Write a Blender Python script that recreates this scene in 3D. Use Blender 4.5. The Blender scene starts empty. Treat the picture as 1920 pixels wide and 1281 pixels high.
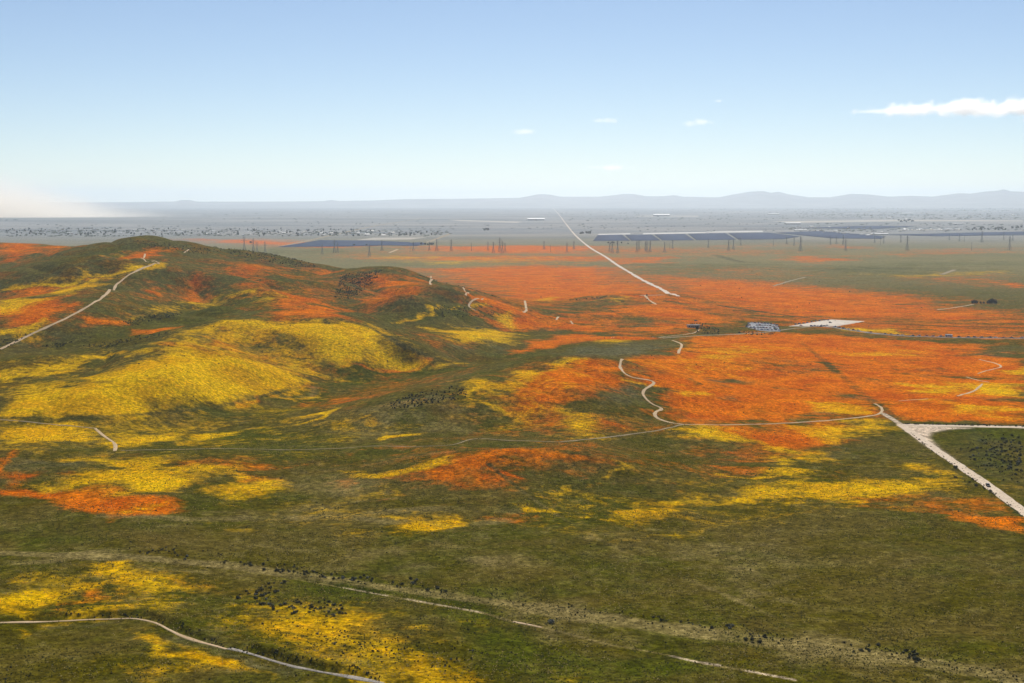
import bpy, bmesh, math, random
import numpy as np
from mathutils import Vector, Matrix

random.seed(7)
RNG = np.random.default_rng(11)
S = bpy.context.scene
COL = S.collection
R = math.radians

# ------------------------------------------------------------------ camera, sky, sun, exposure
CAM_H = 172.0
FPX = 2667.0                      # focal length in photograph pixels (50 mm on a 36 mm sensor, 1920 px wide)
PITCH = math.atan((640.5 - 376.0) / FPX)
cd = bpy.data.cameras.new("camera")
cd.lens = 50.0
cd.sensor_width = 36.0
cd.clip_start = 1.0
cd.clip_end = 200000.0
cam = bpy.data.objects.new("camera", cd)
COL.objects.link(cam)
cam.location = (0, 0, CAM_H)
cam.rotation_euler = (math.pi / 2 - PITCH, 0, 0)
S.camera = cam

SUN_EL, SUN_AZ = R(43), R(5)     # azimuth measured from +Y towards +X
world = bpy.data.worlds.new("World")
S.world = world
world.use_nodes = True
wn = world.node_tree
wn.nodes.clear()
sky = wn.nodes.new("ShaderNodeTexSky")
sky.sky_type = 'NISHITA'
sky.sun_disc = False
sky.sun_elevation = SUN_EL
sky.sun_rotation = SUN_AZ
sky.altitude = 3000
sky.air_density = 1.0
sky.dust_density = 0.5
sky.ozone_density = 1.0
bg = wn.nodes.new("ShaderNodeBackground")
bg.inputs['Strength'].default_value = 0.087
wo = wn.nodes.new("ShaderNodeOutputWorld")
tint = wn.nodes.new("ShaderNodeVectorMath")
tint.operation = 'MULTIPLY'
tint.inputs[1].default_value = (0.985, 0.98, 1.0)      # white balance of the picture
wn.links.new(sky.outputs[0], tint.inputs[0])
wn.links.new(tint.outputs[0], bg.inputs[0])
wn.links.new(bg.outputs[0], wo.inputs[0])

sd = bpy.data.lights.new("sun", 'SUN')
sd.energy = 5.0
sd.angle = R(0.53)
sd.color = (1.0, 0.93, 0.82)
sun = bpy.data.objects.new("sun", sd)
COL.objects.link(sun)
sundir = Vector((math.sin(SUN_AZ) * math.cos(SUN_EL), math.cos(SUN_AZ) * math.cos(SUN_EL), math.sin(SUN_EL)))
sun.rotation_euler = (-sundir).to_track_quat('-Z', 'Y').to_euler()
sun.location = (0, 0, 2000)

S.view_settings.view_transform = 'Standard'
S.view_settings.look = 'None'
S.view_settings.exposure = 0.05
S.view_settings.gamma = 1.0
S.view_settings.use_curve_mapping = False
S.render.engine = 'CYCLES'
S.cycles.volume_step_rate = 1.0
S.cycles.volume_max_steps = 256
S.cycles.volume_bounces = 8
HAZE_DENSITY = 3.0e-5
HAZE_COLOR = (0.76, 0.885, 1.0)
HAZE_G = 0.57
HAZE_TOP = 565.0
FAR = 62000.0

# ------------------------------------------------------------------ helpers
def smooth(a, b, x):
    t = np.clip((x - a) / (b - a), 0, 1)
    return t * t * (3 - 2 * t)

def hash2(ix, iy, seed):
    h = (ix.astype(np.int64) * 374761393 + iy.astype(np.int64) * 668265263 + seed * 1442695041) & 0xFFFFFFFF
    h = ((h ^ (h >> 13)) * 1274126177) & 0xFFFFFFFF
    h = h ^ (h >> 16)
    return (h & 0xFFFFFF) / float(0xFFFFFF)

def vnoise(x, y, scale, seed):
    x = x / scale
    y = y / scale
    ix = np.floor(x)
    iy = np.floor(y)
    fx = x - ix
    fy = y - iy
    fx = fx * fx * fx * (fx * (fx * 6 - 15) + 10)
    fy = fy * fy * fy * (fy * (fy * 6 - 15) + 10)
    a = hash2(ix, iy, seed)
    b = hash2(ix + 1, iy, seed)
    c = hash2(ix, iy + 1, seed)
    d = hash2(ix + 1, iy + 1, seed)
    return (a * (1 - fx) + b * fx) * (1 - fy) + (c * (1 - fx) + d * fx) * fy

def ray(u, v):
    """direction of the sight line through photograph pixel (u, v): azimuth and slope (dz per metre of range)"""
    a = (u - 960.0) / FPX
    b = (v - 640.5) / FPX
    dy = math.cos(PITCH) - b * math.sin(PITCH)
    dz = -math.sin(PITCH) - b * math.cos(PITCH)
    hr = np.hypot(a, dy)
    return np.arctan2(a, dy), dz / hr

# ------------------------------------------------------------------ terrain: surveyed spot heights, thin-plate surface, then relief
# (pixel u, pixel v, height above the valley floor) fixes a ground point where the sight line meets that height
SPOT = [
 (0,1281,4),(640,1281,2),(1300,1281,3),(1920,1281,4),(0,1160,4),(960,1160,2),(1920,1160,3),
 (0,1040,6),(500,1040,5),(960,1040,4),(1500,1040,3),(1920,1040,3),
 (0,960,8),(300,970,8),(700,960,6),(1150,970,5),(1500,950,3),(1900,950,2),
 (1700,880,2),(1910,880,2),(1690,797,2),(1910,797,2),(1650,770,3),(1900,740,2),(1900,690,1),(1700,690,2),(1920,634,0),
 (1500,620,2),(1430,612,2),(1600,605,0),
 (1300,700,12),(1450,760,6),(1300,780,8),(1400,660,10),(1550,700,4),(1280,645,9),(1300,625,7),
 (0,900,11),(150,900,11),(400,900,11),(0,840,16),(220,840,14),(450,850,12),(620,845,11),(700,800,13),
 (700,880,11),(760,865,16),(850,848,20),(960,838,22),(1060,838,20),(1150,850,12),(1250,860,7),
 (850,930,9),(960,930,9),(1080,920,7),(900,880,15),(1000,870,16),(860,822,15),(960,822,15),(1100,820,13),(1280,797,11),
 (1080,671,36),(1160,676,30),(1250,660,18),(980,690,33),(900,720,30),(820,745,26),(700,770,20),
 (1100,740,26),(1100,790,16),(1000,760,22),(1000,800,15),(900,790,16),(800,800,15),(1200,740,20),(1210,790,11),
 (480,755,12),(620,722,12),(760,703,12),(870,684,12),(960,660,12),(1040,650,12),(600,760,15),(700,740,18),(860,705,25),
 (1100,655,14),(1200,645,12),(1150,640,12),(1000,635,10),(1150,630,9),(1250,625,8),
 (430,597,55),(540,594,55),(640,598,53),(700,604,49),(760,622,40),(700,612,47),(760,645,36),(820,672,24),(800,618,36),(860,625,26),(830,640,29),(880,655,20),
 (560,625,45),(580,655,33),(600,685,22),(620,713,13),(680,640,38),(700,670,26),(760,690,15),
 (100,785,18),(300,775,15),(430,760,13),(560,728,12.5),
 (330,640,50),(420,665,42),(500,688,30),(580,713,15),(300,700,38),(400,720,26),(150,740,30),(480,730,18),
 (470,645,38),(520,668,29),
 (330,622,52),(250,650,46),(100,672,40),(0,685,38),(0,720,30),(0,780,19),(200,690,38),
 (100,655,30),(0,662,30),(200,640,34),(300,612,38),(330,600,40),
 (60,620,44),(150,580,58),(200,550,68),(250,515,82),(295,495,92),
 (0,535,70),(130,515,83),(0,562,57),(50,553,62),(0,600,50),
 (0,505,72),(100,480,90),(0,470,88),(0,453,98),(90,458,95),(130,467,86),
 (240,445,116),(300,446,115),(400,464,99),(480,482,81),(560,499,65),(600,508,58),(170,460,98),
 (300,470,100),(400,485,88),
 (500,540,66),(400,568,57),(300,595,47),(430,525,66),(350,550,58),(380,510,82),(480,580,52),(560,560,58),(520,520,72),(450,500,80),(600,530,64),(615,560,52),
 (650,512,68),(730,504,74),(790,515,66),(830,530,56),(880,545,45),(930,557,35),(980,568,22),
 (720,550,52),(770,530,58),(680,582,46),(760,553,58),(820,537,60),(700,590,42),(650,580,45),(760,590,38),(820,570,44),(850,600,28),(750,615,28),(900,585,30),
 (950,600,20),(930,620,13),(1000,610,12),
 (1050,585,16),(1140,556,18),(1230,552,17),(1300,565,10),(1400,590,3),(1200,580,14),(1200,600,10),
 (1400,540,0),(1700,560,0),(1000,530,0),(1000,490,0),(1600,490,0),(1900,520,0),(1900,570,0),
 (-200,1100,5),(-200,850,14),(-200,700,34),(-200,600,50),(-200,500,75),(-200,455,90),
 (2120,1100,3),(2120,800,2),(2120,600,0),
]
# (pixel u, range in metres, height): ground hidden behind a crest
HID = [(540,1500,50),(540,1560,48),(640,1500,47),(430,1500,46),(960,880,16),(1080,1300,30),(1080,1420,18),
 (100,1230,34),(250,1290,38),(300,2350,95),(300,2700,40),(560,2500,40),(560,2900,5),(0,3200,40),(130,3000,45),(0,3600,0),
 (300,3100,5),(730,2250,50),(730,2600,12),(880,2250,22),(880,2500,5),(980,2300,10),(1140,2500,6),(1230,2600,4),
 (200,3700,0),(-200,3600,0),(600,3500,0),(1300,3600,0),(1900,3600,0),
 (0,1790,58),(130,1790,71),(220,1810,82),(400,1680,48),(500,1800,58),(680,1700,40),(760,1790,50),(20,1600,54),(560,1800,56),(620,1850,54),(0,2830,84),(60,2800,82),(-150,2830,86),(-200,3050,60),(130,2720,68),(0,3000,66)]

def _rbf_setup():
    th, lr, zz = [], [], []
    for u, v, z in SPOT:
        t, s = ray(u, v)
        r = (z - CAM_H) / s
        th.append(t); lr.append(math.log(r)); zz.append(z)
    for u, r, z in HID:
        t, s = ray(u, 640)
        th.append(t); lr.append(math.log(r)); zz.append(z)
    P = np.c_[th, lr]
    z = np.array(zz, float)
    n = len(P)
    d2 = ((P[:, None, :] - P[None, :, :]) ** 2).sum(-1)
    K = np.where(d2 > 1e-12, 0.5 * d2 * np.log(d2 + 1e-12), 0)
    K += np.eye(n) * 6e-5
    A = np.zeros((n + 3, n + 3))
    A[:n, :n] = K
    A[:n, n] = 1
    A[:n, n + 1:] = P
    A[n, :n] = 1
    A[n + 1:, :n] = P.T
    b = np.r_[z, 0, 0, 0]
    w = np.linalg.solve(A, b)
    return P, w

_P, _W = _rbf_setup()
_TH = np.linspace(R(-25), R(25), 520)
_LR = np.linspace(math.log(415), math.log(3800), 560)

def _rbf_grid():
    T, L = np.meshgrid(_TH, _LR)
    out = np.zeros(T.size)
    t = T.ravel(); l = L.ravel()
    n = len(_P)
    for i in range(0, t.size, 20000):
        q = np.c_[t[i:i + 20000], l[i:i + 20000]]
        d2 = (q[:, None, 0] - _P[None, :, 0]) ** 2 + (q[:, None, 1] - _P[None, :, 1]) ** 2
        out[i:i + 20000] = (0.5 * d2 * np.log(d2 + 1e-12)) @ _W[:n] + _W[n] + q @ _W[n + 1:]
    return out.reshape(T.shape)

_G = _rbf_grid()

def base_height(x, y):
    r = np.hypot(x, y) + 1e-6
    th = np.arctan2(x, y)
    tc = np.clip(th, _TH[0], _TH[-1])
    lc = np.clip(np.log(r), _LR[0], _LR[-1])
    fi = (tc - _TH[0]) / (_TH[1] - _TH[0])
    fj = (lc - _LR[0]) / (_LR[1] - _LR[0])
    i = np.minimum(fi.astype(int), len(_TH) - 2)
    j = np.minimum(fj.astype(int), len(_LR) - 2)
    fi = fi - i
    fj = fj - j
    z = ((_G[j, i] * (1 - fi) + _G[j, i + 1] * fi) * (1 - fj) + (_G[j + 1, i] * (1 - fi) + _G[j + 1, i + 1] * fi) * fj)
    z = np.maximum(z, -1.5)
    side = 1 - smooth(R(26), R(50), np.abs(th))
    far = 1 - smooth(3300, 3900, r)
    return z * side * far

CARVE = []       # (polyline xy, depth, half width): stream cuts

def seg_dist(x, y, pts, closed=False):
    d = np.full(x.shape, 1e12)
    n = len(pts)
    for k in range(n if closed else n - 1):
        x0, y0 = pts[k]
        x1, y1 = pts[(k + 1) % n]
        dx, dy = x1 - x0, y1 - y0
        L = dx * dx + dy * dy + 1e-9
        t = np.clip(((x - x0) * dx + (y - y0) * dy) / L, 0, 1)
        d = np.minimum(d, (x - x0 - t * dx) ** 2 + (y - y0 - t * dy) ** 2)
    return np.sqrt(d)

def height(x, y, carve=True):
    x = np.asarray(x, float)
    y = np.asarray(y, float)
    r = np.hypot(x, y)
    z = base_height(x, y)
    hill = np.clip(z / 55.0, 0, 1) * (1 - .7 * smooth(2100, 2600, r))
    fade = 1 - smooth(2600, 4000, r)
    n1 = vnoise(x + 37, y * 0.8 + 11, 150, 1)
    n2 = vnoise(x, y, 62, 2)
    n3 = vnoise(x, y, 24, 3)
    n4 = vnoise(x, y, 9, 4)
    rid = 1 - np.abs(2 * vnoise(x * 0.86 + y * 0.5, (y * 0.86 - x * 0.5) * 0.55, 85, 9) - 1)
    z = z + fade * ((n1 - 0.5) * (1.6 + 9.5 * hill) + (n2 - 0.5) * (1.0 + 5.5 * hill) - (rid ** 3 - 0.25) * 6.5 * hill
                    + (n3 - 0.5) * (0.7 + 1.5 * hill) + (n4 - 0.5) * 0.35)
    if carve:
        for pts, dep, hw in CARVE:
            a = np.array(pts)
            m = (x > a[:, 0].min() - 4 * hw) & (x < a[:, 0].max() + 4 * hw) & (y > a[:, 1].min() - 4 * hw) & (y < a[:, 1].max() + 45)
            if m.any():
                d = seg_dist(x[m], y[m], pts)
                o = np.argsort(a[:, 0])
                far_side = y[m] > np.interp(x[m], a[o, 0], a[o, 1])
                bank = dep * smooth(hw * .35, hw * 1.7, d) * np.exp(-np.maximum(d - hw, 0) / 9.0)
                ends = smooth(0, 12, np.minimum(x[m] - a[:, 0].min(), a[:, 0].max() - x[m]))
                z[m] = z[m] + np.where(far_side, bank, 0) * ends - .25 * np.exp(-(d / hw) ** 2)
    return z

_RS = np.exp(np.linspace(math.log(400), math.log(58000), 1700))

def ground_points(uv, rmin=0.0):
    """where the sight lines through photograph pixels meet the ground: array of (x, y)"""
    uv = np.asarray(uv, float).reshape(-1, 2)
    out = np.zeros((len(uv), 2))
    for c in range(0, len(uv), 500):
        t, s = ray(uv[c:c + 500, 0], uv[c:c + 500, 1])
        s = np.minimum(s, -172 / 57000.0)
        x = np.sin(t)[:, None] * _RS[None, :]
        y = np.cos(t)[:, None] * _RS[None, :]
        gap = CAM_H + s[:, None] * _RS[None, :] - height(x, y, False)
        gap[:, _RS < rmin] = 1e3
        hit = gap <= 0
        first = np.where(hit.any(1), hit.argmax(1), len(_RS) - 1)
        for k in range(len(t)):
            f = first[k]
            if f > 0:
                g0, g1 = gap[k, f - 1], gap[k, f]
                w = g0 / (g0 - g1 + 1e-9)
                r = _RS[f - 1] + (_RS[f] - _RS[f - 1]) * min(max(w, 0), 1)
            else:
                r = _RS[0]
            # a sight line that only just clears a crest belongs to that crest
            cand = np.where((gap[k, 1:-1] < 3.0) & (gap[k, 1:-1] <= gap[k, :-2]) & (gap[k, 1:-1] <= gap[k, 2:]) & (_RS[1:-1] < r - 90) & (_RS[1:-1] < 3000))[0] if rmin == 0 else ()
            if len(cand):
                r = _RS[cand[0] + 1]
            out[c + k] = (math.sin(t[k]) * r, math.cos(t[k]) * r)
    return out

def densify(pts, closed, step=14.0):
    o = []
    n = len(pts)
    for k in range(n if closed else n - 1):
        a = pts[k]
        b = pts[(k + 1) % n]
        m = max(1, int(math.hypot(a[0] - b[0], a[1] - b[1]) / step))
        for j in range(m):
            o.append((a[0] + (b[0] - a[0]) * j / m, a[1] + (b[1] - a[1]) * j / m))
    if not closed:
        o.append(pts[-1])
    return o

# ------------------------------------------------------------------ what grows or lies where (outlines on the ground)
# layer: O poppies, Y goldfields, G fresh grass, W straw, P grey lupine, D dark sage, T bare soil ; cover 0..1 ; soft edge in metres
PATCH = [
 # --- poppies on the plain
 ('O',1.0,60,[(800,505),(1000,496),(1150,500),(1175,515),(1275,552),(1440,596),(1640,604),(1920,612),(1920,632),(1700,628),(1590,612),(1500,606),(1400,592),(1310,580),(1200,562),(1130,554),(1000,574),(930,552),(850,527)]),
 ('O',1.0,60,[(1180,512),(1290,522),(1420,528),(1600,545),(1750,562),(1740,572),(1900,590),(1920,605),(1650,602),(1440,597),(1290,558),(1230,535)]),
 ('O',1.0,90,[(780,463),(1000,460),(1120,464),(1120,473),(960,475),(780,471)]),
 ('O',1.0,90,[(360,449),(470,449),(700,460),(640,466),(480,460),(400,456)]),
 ('O',.75,90,[(640,480),(1050,479),(1250,484),(1150,492),(900,491),(660,487)]),
 ('O',.9,40,[(1160,485),(1250,482),(1262,494),(1185,498)]),
 ('O',.75,60,[(1460,481),(1560,478),(1590,488),(1500,493)]),
 ('O',.55,90,[(1530,459),(1640,462),(1620,468),(1540,467)]),
 ('O',.45,90,[(1600,475),(1920,463),(1920,474),(1700,482)]),
 ('O',.40,60,[(1660,520),(1920,515),(1920,535),(1860,540),(1700,527)]),
 ('O',.75,30,[(1860,532),(1920,530),(1920,540),(1880,540)]),
 ('O',.35,90,[(1200,500),(1500,500),(1550,520),(1400,525),(1230,512)]),
 ('O',.30,150,[(1250,462),(1480,455),(1500,462),(1300,472)]),
 ('Y',.55,60,[(760,492),(860,490),(840,497),(770,498)]),
 ('Y',.45,60,[(1650,515),(1900,508),(1900,516),(1700,522)]),
 ('Y',.5,60,[(640,482),(760,478),(900,482),(760,486)]),
 ('Y',.6,40,[(1015,558),(1040,557),(1038,562),(1016,562)]),
 ('G',.4,200,[(470,462),(700,470),(720,478),(520,478),(430,466)]),
 ('G',.45,120,[(1180,498),(1420,492),(1480,505),(1300,515),(1200,508)]),
 ('G',.4,120,[(1440,500),(1700,490),(1920,488),(1920,515),(1650,530),(1450,525)]),
 ('G',.4,60,[(1640,545),(1920,540),(1920,585),(1780,578),(1680,560)]),
 ('D',.5,60,[(1540,505),(1640,500),(1780,502),(1780,507),(1600,510)]),
 ('D',.4,60,[(1640,522),(1780,520),(1760,526),(1660,526)]),
 # --- poppies, nearer
 ('O',1.0,12,[(1290,632),(1400,627),(1450,622),(1500,627),(1640,634),(1850,650),(1920,690),(1920,790),(1690,790),(1640,755),(1650,775),(1550,790),(1300,797),(1262,785),(1235,745),(1180,710),(1168,680),(1280,652)]),
 ('O',.95,8,[(1330,802),(1560,797),(1580,812),(1520,830),(1440,838),(1360,815)]),
 ('O',.40,14,[(1290,860),(1500,840),(1560,850),(1440,880),(1310,885)]),
 ('O',.85,10,[(1040,682),(1080,676),(1150,676),(1172,702),(1160,735),(1100,760),(1010,775),(960,750),(892,745),(920,715),(990,696)]),
 ('O',.48,14,[(900,790),(1000,785),(1080,785),(1130,775),(1250,798),(1100,815),(960,815)]),
 ('O',.85,7,[(850,852),(930,842),(1060,840),(1110,855),(1160,872),(1100,870),(980,865),(930,880),(955,905),(900,915),(850,920),(780,905),(740,880)]),
 ('O',.6,5,[(1100,850),(1180,862),(1240,870),(1160,880),(1090,866)]),
 ('O',1.1,4,[(905,870),(925,872),(960,905),(940,906)]),
 ('O',1.1,7,[(0,905),(60,900),(180,918),(260,948),(285,968),(230,975),(150,958),(70,925),(0,915)]),
 ('O',.95,6,[(0,855),(25,865),(20,898),(0,900)]),
 ('O',.85,8,[(1750,962),(1850,962),(1920,972),(1920,1004),(1850,985)]),
 ('O',.40,10,[(1560,920),(1720,925),(1740,950),(1600,945)]),
 ('O',.6,6,[(160,1095),(220,1085),(240,1110),(180,1130)]),
 ('O',.36,10,[(330,870),(460,862),(480,880),(370,890)]),
 ('O',.40,14,[(540,760),(720,735),(860,700),(700,745),(600,770)]),
 # --- poppies, hills
 ('O',.95,25,[(0,455),(60,454),(135,464),(60,475),(20,490),(0,490)]),
 ('O',.9,20,[(200,482),(270,470),(320,465),(325,473),(260,481),(215,489)]),
 ('O',.6,10,[(0,545),(80,532),(210,515),(200,527),(100,547),(0,557)]),
 ('O',1.0,10,[(0,575),(90,556),(130,585),(100,605),(0,612)]),
 ('O',.75,12,[(340,525),(395,520),(400,560),(350,565),(335,550)]),
 ('O',.65,15,[(440,492),(520,500),(510,540),(440,545)]),
 ('O',.65,12,[(270,545),(300,530),(320,540),(290,560)]),
 ('O',.50,30,[(250,482),(560,499),(690,508),(600,517),(380,492)]),
 ('O',.85,12,[(520,540),(600,560),(640,575),(650,592),(560,594),(500,594),(490,590),(530,570)]),
 ('O',.68,14,[(700,520),(770,510),(810,530),(760,560),(680,575),(660,570)]),
 ('O',.8,12,[(850,537),(960,567),(1010,590),(1090,600),(1020,605),(900,590),(880,570)]),
 ('O',.95,5,[(250,622),(320,614),(325,620),(260,630)]),
 ('O',.75,8,[(140,600),(250,600),(240,612),(150,620)]),
 ('O',.62,8,[(330,670),(500,684),(580,712),(480,715),(350,695)]),
 ('O',.8,5,[(420,757),(560,727),(600,716),(430,765)]),
 ('O',.75,6,[(640,695),(780,688),(800,696),(660,703)]),
 ('O',.42,12,[(700,610),(780,640),(870,668),(900,640),(800,625)]),
 ('O',.85,12,[(930,598),(960,594),(1060,605),(1150,622),(1230,630),(1000,618),(930,612)]),
 ('O',.95,8,[(990,642),(1060,627),(1230,633),(1220,638),(1100,640),(1000,660),(970,668)]),
 ('O',.9,20,[(1040,590),(1140,575),(1270,565),(1350,588),(1420,600),(1330,612),(1200,592),(1100,598)]),
 ('O',.8,20,[(1040,600),(1190,605),(1290,600),(1340,612),(1240,625),(1120,618)]),
 ('O',.45,10,[(400,635),(560,660),(600,690),(480,665),(380,650)]),
 ('Y',.46,8,[(330,622),(430,600),(640,601),(740,640),(855,686),(640,692),(590,712),(300,772),(0,782),(0,720),(130,715),(250,672)]),
 ('O',.42,20,[(340,640),(430,628),(560,640),(600,690),(580,712),(480,712),(330,690)]),
 ('O',.4,10,[(480,610),(620,620),(760,660),(780,690),(660,690),(560,640)]),
 ('O',.5,12,[(840,845),(960,836),(1080,836),(1180,868),(1100,882),(980,880),(960,915),(880,922),(760,905),(740,880)]),
 ('W',.5,14,[(620,790),(780,765),(900,790),(780,830),(600,835)]),
 ('W',.45,14,[(700,770),(830,745),(880,760),(760,800)]),
 ('W',.5,14,[(500,905),(700,885),(720,930),(560,945)]),
 ('P',.6,14,[(860,740),(900,700),(1000,690),(900,690),(760,730)]),
 ('P',.6,12,[(1380,655),(1440,665),(1560,690),(1500,690),(1400,675)]),
 ('P',.6,10,[(1400,770),(1500,765),(1480,778),(1400,780)]),
 ('P',.6,10,[(1600,700),(1680,715),(1660,725),(1600,715)]),
 ('P',.6,10,[(1700,690),(1860,700),(1850,712),(1720,705)]),
 ('P',.6,10,[(1780,740),(1900,745),(1880,755),(1790,750)]),
 ('P',.6,10,[(1180,690),(1300,690),(1280,700),(1190,702)]),
 ('O',.35,60,[(380,500),(560,502),(700,520),(660,590),(500,592),(430,560)]),
 ('O',.35,30,[(300,505),(430,515),(420,560),(330,575),(250,560)]),
 ('O',.30,25,[(0,590),(140,590),(260,560),(330,560),(200,610),(60,640)]),
 ('O',.40,25,[(940,570),(1050,575),(1180,590),(1290,600),(1200,628),(1000,615)]),
 ('O',.32,25,[(560,735),(760,705),(900,690),(780,740),(620,760)]),
 ('O',.30,18,[(640,880),(760,840),(1100,825),(1250,850),(1240,900),(1000,920),(760,920)]),
 ('O',.35,14,[(200,870),(480,850),(560,870),(480,900),(330,910)]),
 ('O',.45,14,[(1480,925),(1720,915),(1840,935),(1920,960),(1760,955),(1560,945)]),
 ('O',.28,18,[(1250,800),(1560,800),(1600,850),(1440,900),(1280,880)]),
 ('O',.35,12,[(840,965),(1000,975),(960,990),(860,985)]),
 ('O',.30,10,[(120,1085),(330,1075),(400,1100),(240,1125)]),
 ('O',.5,150,[(960,462),(1300,466),(1500,470),(1400,480),(1000,478)]),
 ('O',.4,150,[(660,466),(960,466),(1000,480),(760,490),(640,480)]),
 ('O',.45,100,[(1550,575),(1920,580),(1920,600),(1700,598)]),
 ('Y',.32,40,[(0,790),(360,770),(620,760),(760,790),(500,850),(200,860),(0,850)]),
 ('Y',.30,30,[(0,690),(330,620),(420,640),(330,660),(0,740)]),
 ('Y',.30,12,[(0,1090),(300,1060),(420,1090),(380,1150),(120,1150)]),
 ('Y',.34,14,[(340,1120),(560,1130),(820,1170),(980,1270),(640,1275),(420,1200)]),
 ('Y',.30,14,[(180,1190),(330,1200),(600,1281),(300,1281)]),
 ('Y',.30,20,[(1000,930),(1500,890),(1800,870),(1820,930),(1500,960),(1050,1000)]),
 ('Y',.30,20,[(860,720),(1060,690),(1150,790),(1060,830),(900,790)]),
 ('Y',.30,20,[(1180,700),(1300,640),(1500,650),(1400,700)]),
 ('Y',.28,20,[(430,940),(700,930),(880,990),(700,1010),(500,980)]),
 ('Y',.30,60,[(700,488),(1000,480),(1100,490),(860,500)]),
 # --- goldfields
 ('Y',.95,8,[(430,600),(640,600),(690,608),(740,640),(850,685),(760,690),(640,695),(600,690),(560,650),(500,622),(400,622),(330,648),(360,615)]),
 ('Y',.45,8,[(400,625),(520,630),(600,690),(520,680),(360,650)]),
 ('Y',1.05,7,[(330,642),(420,662),(500,682),(590,715),(480,745),(380,762),(250,775),(100,785),(0,785),(0,755),(130,722),(250,678)]),
 ('Y',.70,8,[(0,690),(100,678),(250,654),(350,618),(330,632),(230,670),(100,702),(0,715)]),
 ('Y',.95,5,[(0,797),(170,800),(175,828),(80,835),(0,830)]),
 ('Y',.95,5,[(220,820),(350,812),(340,830),(230,842)]),
 ('Y',.85,5,[(360,815),(470,808),(460,822),(380,828)]),
 ('Y',.9,3,[(530,792),(640,766),(610,782)]),
 ('Y',.95,5,[(100,870),(310,860),(290,882),(460,872),(440,890),(340,905),(330,920),(230,920),(110,900),(170,880)]),
 ('Y',.65,6,[(350,915),(480,895),(520,905),(470,930),(410,948),(380,930)]),
 ('Y',.75,4,[(480,752),(610,739),(550,757)]),
 ('Y',.8,6,[(890,722),(1000,692),(1060,676),(1090,676),(1000,702),(920,742),(900,757)]),
 ('Y',.7,4,[(910,760),(980,755),(960,770)]),
 ('Y',.65,6,[(1050,775),(1120,785),(1130,820),(1060,825)]),
 ('Y',.75,5,[(1150,715),(1200,720),(1280,730),(1200,737)]),
 ('Y',.55,5,[(660,795),(695,785),(690,800),(650,805)]),
 ('Y',.9,4,[(720,827),(810,813),(800,822),(730,832)]),
 ('Y',.95,5,[(690,882),(760,866),(810,856),(800,868),(720,892)]),
 ('Y',1.1,4,[(715,977),(830,965),(850,983),(740,992)]),
 ('Y',.85,5,[(930,950),(1030,945),(1050,955),(940,965)]),
 ('Y',.9,7,[(1080,972),(1200,950),(1300,938),(1520,912),(1650,893),(1770,880),(1785,905),(1650,935),(1500,937),(1300,952),(1120,976)]),
 ('Y',.85,7,[(1260,800),(1350,805),(1450,835),(1580,850),(1570,865),(1450,885),(1440,870),(1490,850),(1400,832),(1290,815)]),
 ('Y',.8,4,[(1340,890),(1500,888),(1450,898)]),
 ('Y',.75,6,[(1480,802),(1660,787),(1680,799),(1580,820),(1520,822)]),
 ('Y',.45,5,[(1080,905),(1240,875),(1200,890),(1120,915)]),
 ('Y',.45,5,[(1160,860),(1240,875),(1200,885)]),
 ('Y',.45,5,[(1000,925),(1070,920),(1050,935)]),
 ('Y',.45,5,[(1200,1000),(1240,995),(1230,1003)]),
 ('Y',.8,8,[(1780,718),(1920,722),(1920,742),(1800,738)]),
 ('Y',.7,8,[(1680,720),(1800,725),(1790,738),(1690,735)]),
 ('Y',.85,8,[(1850,692),(1920,688),(1920,703),(1870,702)]),
 ('Y',.6,8,[(1740,750),(1900,768),(1890,780),(1780,772)]),
 ('Y',.65,6,[(1500,755),(1640,760),(1620,780),(1560,772)]),
 ('Y',.5,10,[(1280,655),(1400,648),(1500,662),(1350,670)]),
 ('Y',.45,10,[(1560,660),(1750,655),(1760,666),(1600,668)]),
 ('Y',.5,10,[(1290,720),(1330,735),(1260,740)]),
 ('Y',.9,14,[(1590,616),(1660,615),(1700,626),(1640,623),(1600,621)]),
 ('Y',.86,5,[(0,1110),(80,1085),(190,1070),(290,1065),(330,1085),(390,1100),(310,1108),(230,1085),(150,1110),(130,1135),(0,1145)]),
 ('Y',.92,4,[(230,1205),(290,1205),(340,1235),(450,1258),(550,1281),(400,1281),(280,1240)]),
 ('Y',.6,9,[(380,1130),(470,1130),(500,1160),(650,1150),(760,1180),(880,1215),(920,1260),(800,1270),(640,1240),(520,1210),(400,1165)]),
 ('Y',.6,5,[(0,1190),(30,1195),(0,1205)]),
 ('Y',.4,5,[(320,1280),(420,1281),(380,1290)]),
 ('Y',.95,8,[(0,534),(130,514),(220,500),(290,492),(285,498),(215,511),(130,526),(0,546)]),
 ('Y',.85,8,[(80,551),(140,532),(240,511),(200,531),(110,553)]),
 ('Y',.85,8,[(0,557),(60,555),(85,562),(60,580),(0,590)]),
 ('Y',.9,6,[(0,616),(80,606),(75,620),(30,635),(0,635)]),
 ('Y',.6,8,[(190,485),(220,474),(225,482)]),
 ('Y',.45,12,[(210,592),(330,572),(490,542),(500,549),(360,582),(230,602)]),
 ('Y',.35,10,[(470,560),(560,537),(500,575)]),
 ('Y',.8,8,[(740,602),(810,587),(880,567),(810,592),(760,607)]),
 ('Y',.85,8,[(800,616),(930,618),(970,625),(940,640),(860,640),(820,627)]),
 ('Y',.75,8,[(930,592),(975,588),(970,610),(940,610)]),
 ('Y',.8,6,[(885,570),(910,568),(910,578),(890,580)]),
 ('Y',.6,8,[(1120,640),(1200,636),(1170,650)]),
 ('Y',.45,8,[(1110,562),(1180,556),(1160,570)]),
 ('Y',.45,8,[(1820,890),(1870,886),(1880,894),(1830,896)]),
 ('Y',.35,8,[(150,960),(260,955),(240,975)]),
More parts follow.
